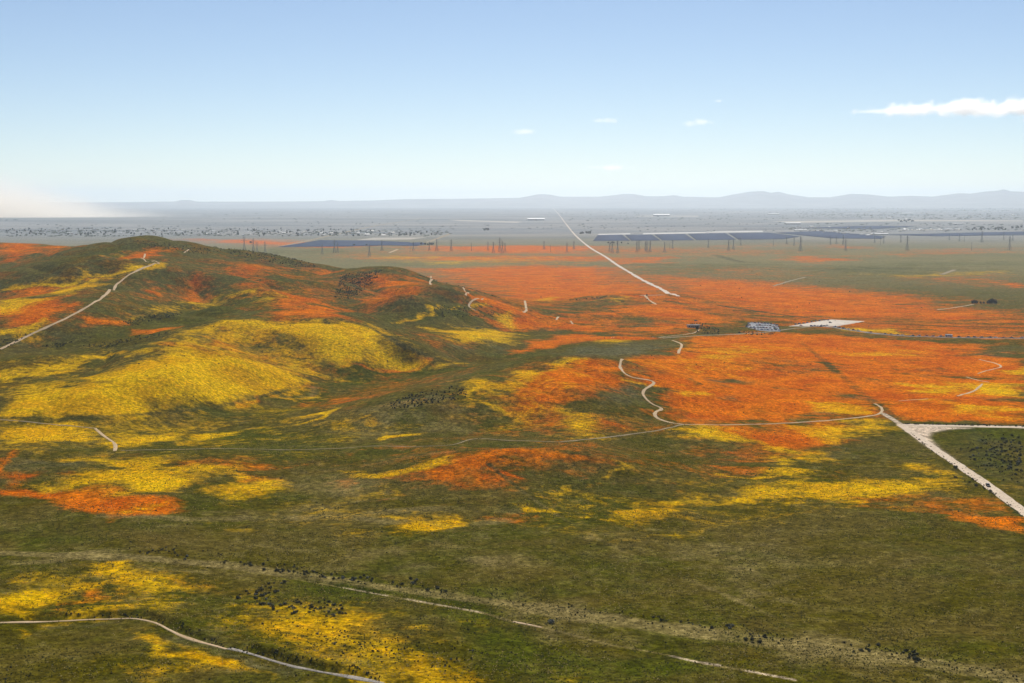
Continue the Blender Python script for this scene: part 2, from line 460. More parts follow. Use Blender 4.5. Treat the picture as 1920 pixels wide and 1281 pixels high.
 # --- grey-green lupine and bare grey ground
 ('P',.9,8,[(1130,720),(1205,722),(1200,765),(1130,772)]),
 ('P',.9,8,[(1050,652),(1240,640),(1260,652),(1240,664),(1060,668)]),
 ('P',.9,5,[(1340,745),(1360,740),(1420,745),(1380,752)]),
 ('P',.8,6,[(1440,672),(1520,678),(1510,686),(1450,682)]),
 ('P',.7,6,[(1450,692),(1560,698),(1520,704),(1470,702)]),
 ('P',.8,6,[(1320,712),(1400,706),(1390,720),(1330,722)]),
 ('P',.7,6,[(1540,745),(1600,740),(1640,750),(1560,752)]),
 ('P',.7,6,[(1280,706),(1300,704),(1300,714),(1282,714)]),
 ('P',.8,6,[(1290,780),(1350,790),(1330,796),(1290,790)]),
 ('P',.7,6,[(1520,766),(1570,770),(1550,778),(1525,776)]),
 ('P',.7,6,[(1735,686),(1770,690),(1755,696)]),
 ('P',.6,10,[(1800,655),(1920,650),(1920,668),(1850,668)]),
 ('P',.9,6,[(290,1200),(400,1210),(520,1240),(640,1270),(560,1281),(430,1250),(330,1215)]),
 ('P',.6,6,[(100,1165),(250,1165),(240,1178),(120,1175)]),
 ('P',.6,8,[(0,870),(100,868),(200,885),(60,895)]),
 ('P',.6,10,[(1550,830),(1620,835),(1600,860),(1540,870)]),
 ('P',.5,8,[(1730,920),(1790,925),(1780,945),(1740,940)]),
 ('P',.7,10,[(1150,606),(1240,606),(1230,612),(1160,612)]),
 ('P',.5,14,[(760,655),(900,650),(1000,642),(960,665),(800,690)]),
 # --- straw and pale slopes
 ('W',.6,6,[(0,1035),(200,1043),(400,1055),(600,1083),(800,1108),(960,1128),(1200,1165),(1400,1185),(1600,1213),(1900,1265),(1900,1281),(1700,1258),(1400,1215),(1200,1188),(900,1138),(700,1110),(500,1075),(300,1060),(0,1045)]),
 ('W',.5,10,[(600,885),(780,846),(860,835),(760,858),(640,895)]),
 ('W',.55,6,[(490,752),(560,735),(640,722),(600,738),(520,757)]),
 ('W',.4,12,[(520,900),(680,880),(680,930),(560,950)]),
 ('W',.4,12,[(380,960),(700,948),(850,958),(640,972)]),
 ('W',.45,25,[(640,790),(800,760),(880,770),(760,810)]),
 ('W',.40,25,[(1100,1010),(1500,1000),(1700,1060),(1500,1110),(1200,1090)]),
 ('W',.40,25,[(500,1020),(800,1010),(1000,1050),(700,1070)]),
 # --- fresh grass
 ('G',.8,12,[(540,1062),(960,1132),(1100,1182),(1500,1268),(1500,1281),(1000,1281),(900,1200),(700,1140),(560,1110)]),
 ('G',.7,12,[(0,980),(120,990),(200,1010),(60,1025),(0,1020)]),
 ('G',.6,12,[(300,1180),(600,1170),(620,1230),(500,1225),(380,1200)]),
 ('G',.6,20,[(1740,800),(1920,806),(1920,950),(1850,900)]),
 ('G',.6,25,[(400,540),(480,500),(620,520),(600,560),(420,600),(280,640),(60,660),(100,640),(250,590)]),
 ('G',.7,20,[(700,600),(860,560),(920,600),(800,610)]),
 ('G',.6,40,[(100,480),(240,450),(420,470),(250,480),(120,500)]),
 ('G',.6,14,[(600,720),(780,706),(860,695),(760,690),(640,700)]),
 ('G',.6,14,[(230,840),(480,800),(640,790),(480,845),(260,860)]),
 # --- dark sage
 ('D',.55,20,[(620,560),(640,520),(700,508),(720,520),(660,565)]),
 ('D',.45,40,[(380,468),(600,505),(560,507),(400,480)]),
 ('D',.5,8,[(150,655),(210,640),(300,625),(330,625),(230,650)]),
 ('D',.5,8,[(300,580),(360,570),(340,590),(230,610)]),
 ('D',.5,8,[(760,745),(860,725),(880,745),(780,770),(700,775)]),
 ('D',.45,14,[(1780,835),(1850,812),(1920,808),(1920,905),(1880,908),(1800,862)]),
 ('D',.35,30,[(0,640),(140,620),(250,620),(60,660),(0,675)]),
 ('D',.4,10,[(1290,612),(1370,615),(1450,622),(1440,628),(1300,628)]),
 ('D',.4,10,[(800,575),(900,580),(960,598),(820,600)]),
 # --- bare soil
 ('T',1.25,5,[(1688,797),(1820,803),(1775,805),(1745,811),(1740,820),(1752,836),(1785,862),(1740,837)]),
]
# lines on the ground: layer, cover, half width m, soft m, points
LINES = [
 ('D',.5,1.5,6,[(1500,640),(1560,690),(1600,725),(1640,755),(1688,795)]),
 ('D',1.0,1.6,1.6,[(1690,795),(1800,797),(1920,799)]),
 ('D',.9,3,4,[(1350,573),(1420,584),(1480,592),(1540,599),(1640,607),(1760,611),(1920,615)]),
 ('D',.8,1.5,2,[(850,612),(930,616),(1010,620),(1100,626),(1180,631),(1240,633)]),
 ('D',.6,5,20,[(1340,478),(1390,492),(1500,493)]),
 ('D',.7,8,20,[(1160,497),(1260,495)]),
 ('D',.5,1.2,2.5,[(0,783),(100,786),(250,779),(400,765),(560,726)]),
 ('D',.6,2,3,[(640,600),(690,612),(760,650),(860,688)]),
 ('W',.5,.7,2.5,[(985,925),(1020,950),(1060,975),(1140,1020),(1260,1075),(1360,1115),(1480,1170)]),
 ('D',.6,.9,1.5,[(915,870),(985,925)]),
 ('W',.8,1.5,3,[(0,1035),(80,1040),(160,1045),(240,1052)]),
 ('W',.6,1.5,3,[(200,1040),(420,1056),(560,1075)]),
 ('T',.7,1.6,2,[(1655,775),(1672,785),(1690,797)]),
 ('D',.8,1.2,1.6,[(1700,805),(1760,848),(1850,912),(1920,968)]),
 ('W',.9,2.4,5,[(0,1038),(220,1043),(420,1060),(600,1085),(800,1112),(960,1133),(1200,1172),(1400,1197)]),
 ('W',.9,4.5,7,[(1000,1140),(1200,1172),(1400,1197),(1600,1224),(1760,1247),(1920,1275)]),
 ('W',.6,2,8,[(200,965),(400,975),(640,968),(860,985),(940,975)]),
 ('W',.9,.5,1.2,[(450,1068),(520,1080),(590,1092),(660,1105),(725,1117),(800,1131),(900,1148),(960,1165),(1000,1173),(1060,1187),(1130,1206),(1200,1219),(1260,1230),(1320,1244),(1400,1258),(1490,1275)]),
 ('T',.5,.6,1.2,[(640,1101),(690,1110),(725,1117)]),
 ('T',.6,.5,1.2,[(1258,1230),(1300,1240),(1350,1248)]),
 ('T',.6,.4,1.2,[(1400,1258),(1490,1275)]),
 ('T',.5,.4,1.2,[(760,1123),(900,1148)]),
 ('W',.5,3,6,[(640,968),(800,953),(960,958)]),
]
STREAM = [
 ([(0,1165),(100,1162),(180,1158),(250,1156),(285,1161),(310,1172),(330,1185),(370,1199),(430,1213)], 1.6, 3.2),
 ([(430,1213),(480,1227),(540,1246),(600,1258),(660,1268),(720,1281)], 2.2, 3.6),
 ([(520,1080),(590,1090),(660,1103),(720,1113)], .6, 1.6),
]

_all, _idx = [], []
def _queue(pts, closed):
    d = densify(pts, closed)
    _idx.append((len(_all), len(_all) + len(d)))
    _all.extend(d)
for L, c, s, pts in PATCH:
    _queue(pts, True)
for L, c, hw, s, pts in LINES:
    _queue(pts, False)
for pts, dep, hw in STREAM:
    _queue(pts, False)
_xy = ground_points(_all)
_polys = [_xy[a:b] for a, b in _idx]
for k, (pts, dep, hw) in enumerate(STREAM):
    CARVE.append((_polys[len(PATCH) + len(LINES) + k], dep, hw))

def h1(x, y):
    return float(height(np.array([x]), np.array([y]))[0])

def at(u, v, rmin=0.0):
    p = ground_points([(u, v)], rmin)[0]
    return Vector((p[0], p[1], h1(p[0], p[1])))

def at_many(uv, rmin=0.0):
    p = ground_points(uv, rmin)
    return np.c_[p, height(p[:, 0], p[:, 1])]

# ------------------------------------------------------------------ materials
def mat(name, color, rough=0.85, spec=0.2, vary=0.0, scale=3.0, metallic=0.0):
    m = bpy.data.materials.new(name)
    m.use_nodes = True
    nt = m.node_tree
    b = nt.nodes['Principled BSDF']
    b.inputs['Roughness'].default_value = rough
    b.inputs['Specular IOR Level'].default_value = spec
    b.inputs['Metallic'].default_value = metallic
    if vary > 0:
        tc = nt.nodes.new('ShaderNodeTexCoord')
        n = nt.nodes.new('ShaderNodeTexNoise')
        n.inputs['Scale'].default_value = scale
        n.inputs['Detail'].default_value = 4
        nt.links.new(tc.outputs['Object'], n.inputs['Vector'])
        mr = nt.nodes.new('ShaderNodeMapRange')
        mr.inputs['From Min'].default_value = 0.25
        mr.inputs['From Max'].default_value = 0.75
        mr.inputs['To Min'].default_value = 1 - vary
        mr.inputs['To Max'].default_value = 1 + vary
        nt.links.new(n.outputs[0], mr.inputs[0])
        mx = nt.nodes.new('ShaderNodeVectorMath')
        mx.operation = 'SCALE'
        mx.inputs[0].default_value = color[:3]
        nt.links.new(mr.outputs[0], mx.inputs['Scale'])
        nt.links.new(mx.outputs[0], b.inputs['Base Color'])
    else:
        b.inputs['Base Color'].default_value = (*color[:3], 1)
    return m

class N:
    """small node-graph helper"""
    def __init__(self, nt):
        self.nt = nt
    def new(self, t, **kw):
        n = self.nt.nodes.new(t)
        for k, v in kw.items():
            setattr(n, k, v)
        return n
    def put(self, sock, v):
        if isinstance(v, (int, float)):
            sock.default_value = v
        elif isinstance(v, (tuple, list)):
            sock.default_value = (*v, 1) if len(v) == 3 and sock.type == 'RGBA' else v
        else:
            self.nt.links.new(v, sock)
    def math(self, op, a, b=0.0, clamp=False):
        n = self.new('ShaderNodeMath', operation=op, use_clamp=clamp)
        self.put(n.inputs[0], a)
        self.put(n.inputs[1], b)
        return n.outputs[0]
    def mix(self, f, a, b):
        n = self.new('ShaderNodeMix', data_type='RGBA')
        self.put(n.inputs[0], f)
        self.put(n.inputs[6], a)
        self.put(n.inputs[7], b)
        return n.outputs[2]
    def noise(self, vec, size, detail=4, rough=0.55, dist=0.0):
        n = self.new('ShaderNodeTexNoise')
        n.inputs['Scale'].default_value = 1.0 / size
        n.inputs['Detail'].default_value = detail
        n.inputs['Roughness'].default_value = rough
        n.inputs['Distortion'].default_value = dist
        self.put(n.inputs['Vector'], vec)
        return n.outputs[0]
    def ramp(self, x, a, b, lo=0.0, hi=1.0):
        n = self.new('ShaderNodeMapRange', interpolation_type='SMOOTHSTEP')
        self.put(n.inputs[0], x)
        self.put(n.inputs[1], a)
        self.put(n.inputs[2], b)
        self.put(n.inputs[3], lo)
        self.put(n.inputs[4], hi)
        return n.outputs[0]

def ground_material():
    m = bpy.data.materials.new('wildflower_ground')
    m.use_nodes = True
    nt = m.node_tree
    g = N(nt)
    b = nt.nodes['Principled BSDF']
    b.inputs['Roughness'].default_value = 0.95
    b.inputs['Specular IOR Level'].default_value = 0.0
    pos = g.new('ShaderNodeNewGeometry').outputs['Position']
    a1 = g.new('ShaderNodeAttribute', attribute_name='flowers')
    a2 = g.new('ShaderNodeAttribute', attribute_name='cover')
    s1 = g.new('ShaderNodeSeparateColor')
    s2 = g.new('ShaderNodeSeparateColor')
    nt.links.new(a1.outputs['Color'], s1.inputs[0])
    nt.links.new(a2.outputs['Color'], s2.inputs[0])
    O, Y, G = s1.outputs[0], s1.outputs[1], s1.outputs[2]
    W, P, D = s2.outputs[0], s2.outputs[1], s2.outputs[2]
    T = a2.outputs['Alpha']
    HILL = a1.outputs['Alpha']
    # large to small variation
    n500 = g.noise(pos, 420, 5, .6)
    n60 = g.noise(pos, 60, 7, .68, .4)
    n70 = g.noise(pos, 95, 7, .70, .5)
    n12 = g.noise(pos, 11, 5, .65, .4)
    n6 = g.noise(pos, 5.5, 4, .65)
    n3 = g.noise(pos, 2.4, 4, .65)
    n1 = g.noise(pos, 0.9, 3, .7)
    nb = g.noise(pos, 42, 10, .74, .5)
    nc = g.noise(pos, 36, 10, .74, .5)
    nd = g.noise(pos, 50, 10, .72, .5)
    d3 = g.new('ShaderNodeVectorMath', operation='LENGTH')
    g.put(d3.inputs[0], pos)
    dist = d3.outputs['Value']
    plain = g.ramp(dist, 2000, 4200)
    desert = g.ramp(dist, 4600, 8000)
    # turf: olive, brown-grey, fresh green
    c = g.mix(g.ramp(n60, .35, .57), (.068, .058, .001), (.094, .073, .012))
    c = g.mix(g.math('MULTIPLY', g.ramp(n70, .46, .62), .65), c, (.050, .060, .001))
    c = g.mix(g.math('MULTIPLY', g.ramp(n12, .52, .74), .45), c, (.135, .110, .042))
    c = g.mix(g.math('MULTIPLY', HILL, .55), c, (.095, .089, .030))
    # thin bloom: rust and gold flecks
    c = g.mix(g.math('MULTIPLY', g.math('MULTIPLY', g.ramp(nd, .47, .67), HILL), .78), c, (.24, .075, .006))
    c = g.mix(g.math('MULTIPLY', g.ramp(nc, .58, .76), .35), c, (.26, .17, .006))
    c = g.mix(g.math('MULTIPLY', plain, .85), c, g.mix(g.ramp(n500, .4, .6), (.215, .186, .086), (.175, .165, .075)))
    mq = g.new('ShaderNodeVectorMath', operation='MULTIPLY')
    g.put(mq.inputs[0], pos)
    mq.inputs[1].default_value = (.22, 1.0, 1.0)
    band = g.ramp(g.noise(mq.outputs[0], 620, 6, .66, .3), .50, .64)
    c = g.mix(desert, c, g.mix(g.ramp(g.noise(pos, 1500, 7, .7), .38, .62), (.20, .215, .225), (.29, .285, .275)))  # desert soil, tinted cool grey so its colour carries part of the haze
    mixo = g.math('ADD', g.math('MULTIPLY', nb, .72), g.math('MULTIPLY', n6, .28))
    mixy = g.math('ADD', g.math('MULTIPLY', nc, .72), g.math('MULTIPLY', n6, .28))
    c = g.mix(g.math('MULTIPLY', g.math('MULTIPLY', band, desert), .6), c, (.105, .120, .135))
    def cover(mask, noise, k=3.4, lo=.10, hi=1.06):
        x = g.math('ADD', g.math('MULTIPLY', mask, 1.08), g.math('MULTIPLY', g.math('SUBTRACT', noise, .5), k))
        x = g.ramp(x, lo, hi)
        return g.math('MULTIPLY', x, g.ramp(mask, 0.01, .12))
    c = g.mix(g.math('MULTIPLY', cover(G, nd, 2.6), .85), c, g.mix(n12, (.030, .050, .001), (.066, .074, .002)))
    c = g.mix(g.math('MULTIPLY', cover(P, nc, 3.0), .8), c, g.mix(n3, (.070, .068, .030), (.14, .128, .072)))
    c = g.mix(g.math('MULTIPLY', cover(W, nb, 3.2), .8), c, g.mix(n3, (.14, .108, .030), (.27, .21, .085)))
    c = g.mix(g.math('MULTIPLY', cover(D, nc, 3.0), .85), c, g.mix(n3, (.024, .028, .010), (.070, .070, .030)))
    oc = g.mix(g.ramp(nd, .38, .62), (.47, .086, .000), (.63, .156, .000))
    oc = g.mix(g.math('MULTIPLY', g.ramp(n6, .50, .72), .55), oc, (.20, .070, .006))
    mp = g.new('ShaderNodeVectorMath', operation='MULTIPLY')
    g.put(mp.inputs[0], pos)
    mp.inputs[1].default_value = (.45, 1.0, 1.0)
    streak = g.noise(mp.outputs[0], 34, 6, .62, .5)
    gap = g.math('MULTIPLY', g.ramp(streak, .52, .70), .62)
    O = g.math('MAXIMUM', g.math('SUBTRACT', O, gap), 0.0)
    Y = g.math('MAXIMUM', g.math('SUBTRACT', Y, g.math('MULTIPLY', gap, .75)), 0.0)
    co = cover(O, mixo, 3.6)
    c = g.mix(g.math('MULTIPLY', co, .95), c, oc)
    yc = g.mix(g.ramp(nd, .38, .62), (.58, .305, .000), (.70, .435, .000))
    yc = g.mix(g.math('MULTIPLY', g.ramp(n6, .50, .72), .6), yc, (.36, .13, .002))
    yc = g.mix(g.math('MULTIPLY', g.ramp(n12, .50, .68), .55), yc, (.19, .105, .006))
    cy = cover(Y, mixy, 3.6)
    c = g.mix(g.math('MULTIPLY', cy, .95), c, yc)
    c = g.mix(cover(T, nb, .7), c, g.mix(n3, (.52, .41, .30), (.60, .48, .36)))
    # grain of stems and clumps
    val = g.math('MULTIPLY', g.ramp(n3, .28, .72, .52, 1.48), g.ramp(n1, .25, .75, .62, 1.38))
    val = g.math('MULTIPLY', val, g.ramp(n6, .28, .72, .74, 1.26))
    val = g.math('MULTIPLY', val, g.ramp(n12, .28, .72, .82, 1.18))
    sc = g.new('ShaderNodeVectorMath', operation='SCALE')
    g.put(sc.inputs[0], c)
    g.put(sc.inputs['Scale'], val)
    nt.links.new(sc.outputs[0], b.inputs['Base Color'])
    bp = g.new('ShaderNodeBump')
    bp.inputs['Strength'].default_value = 0.6
    bp.inputs['Distance'].default_value = 0.9
    hgt = g.math('ADD', g.math('MULTIPLY', n3, .8), g.math('MULTIPLY', n1, .35))
    nt.links.new(hgt, bp.inputs['Height'])
    nt.links.new(bp.outputs[0], b.inputs['Normal'])
    return m

def soil_material(name, c0, c1, size=3.0):
    m = bpy.data.materials.new(name)
    m.use_nodes = True
    nt = m.node_tree
    g = N(nt)
    b = nt.nodes['Principled BSDF']
    b.inputs['Roughness'].default_value = 0.95
    b.inputs['Specular IOR Level'].default_value = 0.1
    pos = g.new('ShaderNodeNewGeometry').outputs['Position']
    n = g.noise(pos, size, 5, .65)
    n2 = g.noise(pos, size * 7, 4, .6)
    c = g.mix(g.ramp(g.math('ADD', g.math('MULTIPLY', n, .6), g.math('MULTIPLY', n2, .4)), .35, .65), c0, c1)
    nt.links.new(c, b.inputs['Base Color'])
    bp = g.new('ShaderNodeBump')
    bp.inputs['Strength'].default_value = .4
    bp.inputs['Distance'].default_value = .2
    nt.links.new(n, bp.inputs['Height'])
    nt.links.new(bp.outputs[0], b.inputs['Normal'])
    return m

M = {
 'ground': ground_material(),
 'soil': soil_material('trail_soil', (.42, .295, .165), (.55, .41, .26)),
 'soil_dull': soil_material('worn_track_soil', (.20, .16, .09), (.34, .27, .17)),
 'road': soil_material('bleached_road_soil', (.52, .415, .30), (.66, .54, .41)),
 'field': soil_material('fallow_field_soil', (.34, .31, .26), (.44, .40, .34), 60),
 'lot': soil_material('parking_asphalt', (.22, .22, .235), (.31, .31, .325)),
 'gravel': soil_material('pale_gravel', (.46, .39, .31), (.64, .56, .47), 9),
 'asphalt': soil_material('sunbleached_asphalt', (.17, .16, .15), (.26, .25, .24)),
 'stones': soil_material('wash_stones', (.16, .14, .12), (.40, .36, .31), .8),
 'glint': soil_material('painted_glint', (.52, .50, .47), (.64, .62, .58), 40),  # near-white colour standing in for sun glint off the solar panels
 'steel': mat('galvanised_steel', (.16, .17, .18), .6, .3, .1, 2, .3),
 'panel': mat('dark_blue_panel_glass', (.055, .074, .125), .95, .0, .15, .02),
 'sage': mat('sagebrush_leaves', (.078, .080, .048), .9, .1, .35, 3),
 'sage_pale': mat('grey_sage_leaves', (.20, .20, .16), .9, .1, .25, 3),
 'leaf': mat('dark_tree_leaves', (.030, .040, .022), .9, .1, .35, 1.5),
 'bark': mat('tree_bark', (.10, .075, .055), .9, .1, .2, 4),
 'wall': mat('pale_stucco', (.46, .43, .39), .9, .1, .08, 1),
 'wall_tan': mat('tan_stucco', (.44, .36, .28), .9, .1, .08, 1),
 'roof': mat('grey_shingle_roof', (.20, .19, .19), .8, .2, .15, 2),
 'roof_pale': mat('pale_metal_roof', (.50, .51, .52), .5, .4, .05, 1),
 'tyre': mat('tyre_rubber', (.02, .02, .02), .8, .2, .1, 8),
 'glass': mat('tinted_car_glass', (.015, .02, .028), .12, .6, .1, 2),
 'hub': mat('alloy_rim', (.45, .45, .46), .35, .5, .05, 8, .6),
 'hill': soil_material('desert_mountain_rock', (.20, .19, .18), (.30, .285, .27), 700),
}
CARCOL = {n: mat(n + '_car_paint', c, .32, .5, .04, 2) for n, c in {
 'white': (.75, .75, .74), 'silver': (.42, .43, .45), 'black': (.014, .014, .016), 'grey': (.11, .115, .125),
 'blue': (.03, .07, .22), 'red': (.30, .02, .018)}.items()}

# ------------------------------------------------------------------ object helpers
def new_obj(name, me, parent=None, loc=None):
    o = bpy.data.objects.new(name, me)
    COL.objects.link(o)
    if parent is not None:
        o.parent = parent
    if loc is not None:
        o.location = loc
    return o

def tag(o, label=None, cat=None, group=None, kind=None):
    if label: o['label'] = label
    if cat: o['category'] = cat
    if group: o['group'] = group
    if kind: o['kind'] = kind
    return o

def from_np(name, verts, faces, mats, shade=False, fmat=None):
    me = bpy.data.meshes.new(name)
    verts = np.asarray(verts, np.float32)
    faces = np.asarray(faces, np.int32)
    nv, nf, k = len(verts), len(faces), faces.shape[1]
    me.vertices.add(nv)
    me.vertices.foreach_set('co', verts.ravel())
    me.loops.add(nf * k)
    me.loops.foreach_set('vertex_index', faces.ravel())
    me.polygons.add(nf)
    me.polygons.foreach_set('loop_start', np.arange(0, nf * k, k, dtype=np.int32))
    me.polygons.foreach_set('loop_total', np.full(nf, k, np.int32))
    for m in (mats if isinstance(mats, (list, tuple)) else [mats]):
        me.materials.append(m)
    if fmat is not None:
        me.polygons.foreach_set('material_index', np.asarray(fmat, np.int32))
    if shade:
        me.polygons.foreach_set('use_smooth', np.ones(nf, bool))
    me.update(calc_edges=True)
    return me

def bm_mesh(name, bm, mats, shade=False):
    me = bpy.data.meshes.new(name)
    bm.normal_update()
    bm.to_mesh(me)
    bm.free()
    for m in (mats if isinstance(mats, (list, tuple)) else [mats]):
        me.materials.append(m)
    if shade:
        for p in me.polygons:
            p.use_smooth = True
    return me

# ------------------------------------------------------------------ ground sheet
def build_ground():
    core = np.linspace(R(-23), R(23), 930)
    side = np.r_[np.arange(R(24), R(40), R(1)), np.arange(R(40), R(180), R(5))]
    th = np.r_[-side[::-1], core, side]
    r = [2, 60, 140, 220, 290, 340, 380, 405, 420]
    x = 428.0
    while x < 2350:
        r.append(x)
        x += 1.5 + 1.4 * smooth(430, 1500, x)
    while x < 57000:
        r.append(x)
        x += max(2.9, x * x / (CAM_H * FPX) * 0.9) if x < 20000 else x * .06
    r.append(60000)
    r = np.array(r)
    nr, nt = len(r), len(th)
    X = np.sin(th)[None, :] * r[:, None]
    Y = np.cos(th)[None, :] * r[:, None]
    x = X.ravel(); y = Y.ravel()
    z = height(x, y)
    j, i = np.meshgrid(np.arange(nr - 1), np.arange(nt), indexing='ij')
    i2 = (i + 1) % nt
    F = np.stack([j * nt + i, j * nt + i2, (j + 1) * nt + i2, (j + 1) * nt + i], -1).reshape(-1, 4)
    F = F[:, ::-1]
    verts = np.c_[x, y, z]
    cap = len(verts)
    verts = np.r_[verts, [[0, 0, z[:nt].mean()]]]
    # masks
    wx = x + (vnoise(x, y, 38, 21) - .5) * 26 + (vnoise(x, y, 13, 22) - .5) * 9
    wy = y + (vnoise(x, y, 38, 23) - .5) * 40 + (vnoise(x, y, 13, 24) - .5) * 14
    rr = np.hypot(x, y)
    sc = smooth(2300, 4500, rr)
    wx = wx + sc * (vnoise(x, y, 160, 25) - .5) * 160
    wy = wy + sc * (vnoise(x, y, 160, 26) - .5) * 260
    lay = {k: np.zeros(len(x), np.float32) for k in 'OYGWPDT'}
    order = np.arange(len(x))
    for k, (L, c, s, pts) in enumerate(PATCH):
        P = _polys[k]
        lo = P.min(0) - s * 3.3
        hi = P.max(0) + s * 3.3
        m = order[(wx > lo[0]) & (wx < hi[0]) & (wy > lo[1]) & (wy < hi[1])]
        if not len(m):
            continue
        px, py = (x[m], y[m]) if L == 'T' else (wx[m], wy[m])
        d = seg_dist(px, py, P, True)
        inside = np.zeros(len(m), bool)
        n = len(P)
        for a in range(n):
            x0, y0 = P[a]
            x1, y1 = P[(a + 1) % n]
            cnd = (y0 > py) != (y1 > py)
            inside ^= cnd & (px < (x1 - x0) * (py - y0) / (y1 - y0 + 1e-12) + x0)
        q2 = np.roll(P, -1, 0)
        area = abs((P[:, 0] * q2[:, 1] - P[:, 1] * q2[:, 0]).sum()) * .5
        per = np.hypot(*(q2 - P).T).sum()
        s = min(s * 3.2, max(s * .9, .95 * area / (per * .5)))
        sd_ = np.where(inside, d, -d)
        w = smooth(-s, s, sd_) * (c * 1.08 if L in 'OY' else c * .72 if L == 'P' else c)
        lay[L][m] = np.maximum(lay[L][m], w)
    for k, (L, c, hw, s, pts) in enumerate(LINES):
        P = _polys[len(PATCH) + k]
        lo = P.min(0) - hw - s
        hi = P.max(0) + hw + s
        m = order[(x > lo[0]) & (x < hi[0]) & (y > lo[1]) & (y < hi[1])]
        if not len(m):
            continue
        d = seg_dist(x[m], y[m], P)
        w = (1 - smooth(hw, hw + s, d)) * c
        lay[L][m] = np.maximum(lay[L][m], w)
        if L in 'DT':
            for q in 'OY':
                lay[q][m] *= 1 - w * .85
    for q in 'OY':
        lay[q] *= 1 - .9 * lay['P'].clip(0, 1)
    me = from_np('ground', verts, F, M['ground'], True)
    bmf = np.c_[np.full(nt, cap), np.arange(nt), (np.arange(nt) + 1) % nt]
    hill = (np.clip(base_height(x, y) / 60, 0, 1) * .8 + .5 * smooth(1500, 2600, rr)).clip(0, 1)
    c1 = np.zeros((len(verts), 4), np.float32)
    c2 = np.zeros((len(verts), 4), np.float32)
    c1[:-1, 0] = lay['O']; c1[:-1, 1] = lay['Y']; c1[:-1, 2] = lay['G']; c1[:-1, 3] = hill
    c2[:-1, 0] = lay['W']; c2[:-1, 1] = lay['P']; c2[:-1, 2] = lay['D']; c2[:-1, 3] = lay['T']
    for nm, arr in (('flowers', c1), ('cover', c2)):
        at_ = me.attributes.new(nm, 'FLOAT_COLOR', 'POINT')
        at_.data.foreach_set('color', arr.ravel())
    o = new_obj('ground', me)
    tag(o, kind='structure')
    return o

build_ground()

# ------------------------------------------------------------------ distant mountains
def build_hills():
    prof = [(-500,384),(0,380),(250,379),(300,378),(335,378),(345,375),(362,375),(372,378),(520,378),(610,377),(625,375),(638,377),(700,376),(760,373.5),(860,373),(975,371),(1000,366),(1012,364),(1030,365),(1050,369),(1120,369),(1150,366),(1165,364),(1185,364),(1210,368),(1240,368),(1262,366),(1275,369),(1345,370),(1370,365),(1400,360),(1425,358.5),(1440,362),(1455,360),(1475,365),(1510,370),(1550,370),(1590,364),(1620,365),(1660,369),(1700,367.5),(1740,369),(1790,363),(1810,364),(1840,360),(1860,359),(1872,356),(1885,360),(1930,361),(2050,366),(2300,376),(2600,384)]
    pu = np.array([p[0] for p in prof], float)
    pv = np.array([p[1] for p in prof], float)
    us = np.arange(-450, 2560, 5.0)
    r0 = 40000.0
    zt = CAM_H + (376 - np.interp(us, pu, pv)) / FPX * r0
    rows = np.linspace(-1, 1, 23)
    V = []
    for t in rows:
        rr_ = r0 + t * 6000
        th = np.arctan((us - 960) / FPX * 1.005)
        x = np.sin(th) * rr_
        y = np.cos(th) * rr_
        fall = np.clip(1 - abs(t), 0, 1) ** 1.15
        gn = (vnoise(x, y, 1500, 31) - .5) * 130 + (vnoise(x, y, 520, 32) - .5) * 60
        z = zt * fall + gn * fall * (1 - fall) * 2.2 * np.clip(zt / 250, .2, 1.2) - 2 * (abs(t) > .97)
        V.append(np.c_[x, y, z])
    V = np.concatenate(V)
    n = len(us)
    j, i = np.meshgrid(np.arange(len(rows) - 1), np.arange(n - 1), indexing='ij')
    F = np.stack([j * n + i, j * n + i + 1, (j + 1) * n + i + 1, (j + 1) * n + i], -1).reshape(-1, 4)
    F = F[:, ::-1]
    tag(new_obj('distant_hills', from_np('distant_hills', V, F, M['hill'], True)), kind='structure')
build_hills()

# ------------------------------------------------------------------ roads and trails (draped strips)
def ribbon(name, uv, width, material, lift=0.12, jitter=.18, gaps=0.0, seed=0, world_pts=None, step=2.5):
    P = ground_points(densify(uv, False, 6)) if world_pts is None else np.array(world_pts)
    keep = [P[0]]
    for p in P[1:]:
        if np.hypot(*(p - keep[-1])) > step:
            keep.append(p)
    P = np.array(keep)
    for _ in range(2):
        if len(P) > 4:
            Q = P.copy()
            Q[1:-1] = .25 * P[:-2] + .5 * P[1:-1] + .25 * P[2:]
            P = Q
    seg = np.r_[0, np.cumsum(np.hypot(*np.diff(P, axis=0).T))]
    n = max(3, int(seg[-1] / step))
    s = np.linspace(0, seg[-1], n)
    X = np.interp(s, seg, P[:, 0])
    Y = np.interp(s, seg, P[:, 1])
    tx = np.gradient(X)
    ty = np.gradient(Y)
    L = np.hypot(tx, ty) + 1e-9
    nx, ny = -ty / L, tx / L
    rn = np.random.default_rng(seed + len(uv) * 7 + int(uv[0][0]))
    wob = np.interp(s, np.linspace(0, s[-1], max(4, int(s[-1] / 9))), rn.uniform(1 - jitter * 1.6, 1 + jitter * 1.6, max(4, int(s[-1] / 9))))
    w = width * .5 * wob
    offs = [-1.25, -1, -.45, .1, .55, 1, 1.25]
    V = []
    for o in offs:
        ax = X + nx * w * o
        ay = Y + ny * w * o
        z = height(ax, ay) + (lift if abs(o) <= 1 else -.25)
        V.append(np.c_[ax, ay, z])
    V = np.concatenate(V)
    k = len(offs)
    i, j = np.meshgrid(np.arange(n - 1), np.arange(k - 1), indexing='ij')
    F = np.stack([j * n + i, j * n + i + 1, (j + 1) * n + i + 1, (j + 1) * n + i], -1).reshape(-1, 4)
    o = new_obj(name, from_np(name, V, F, material, True))
    tag(o, kind='structure')
    return o

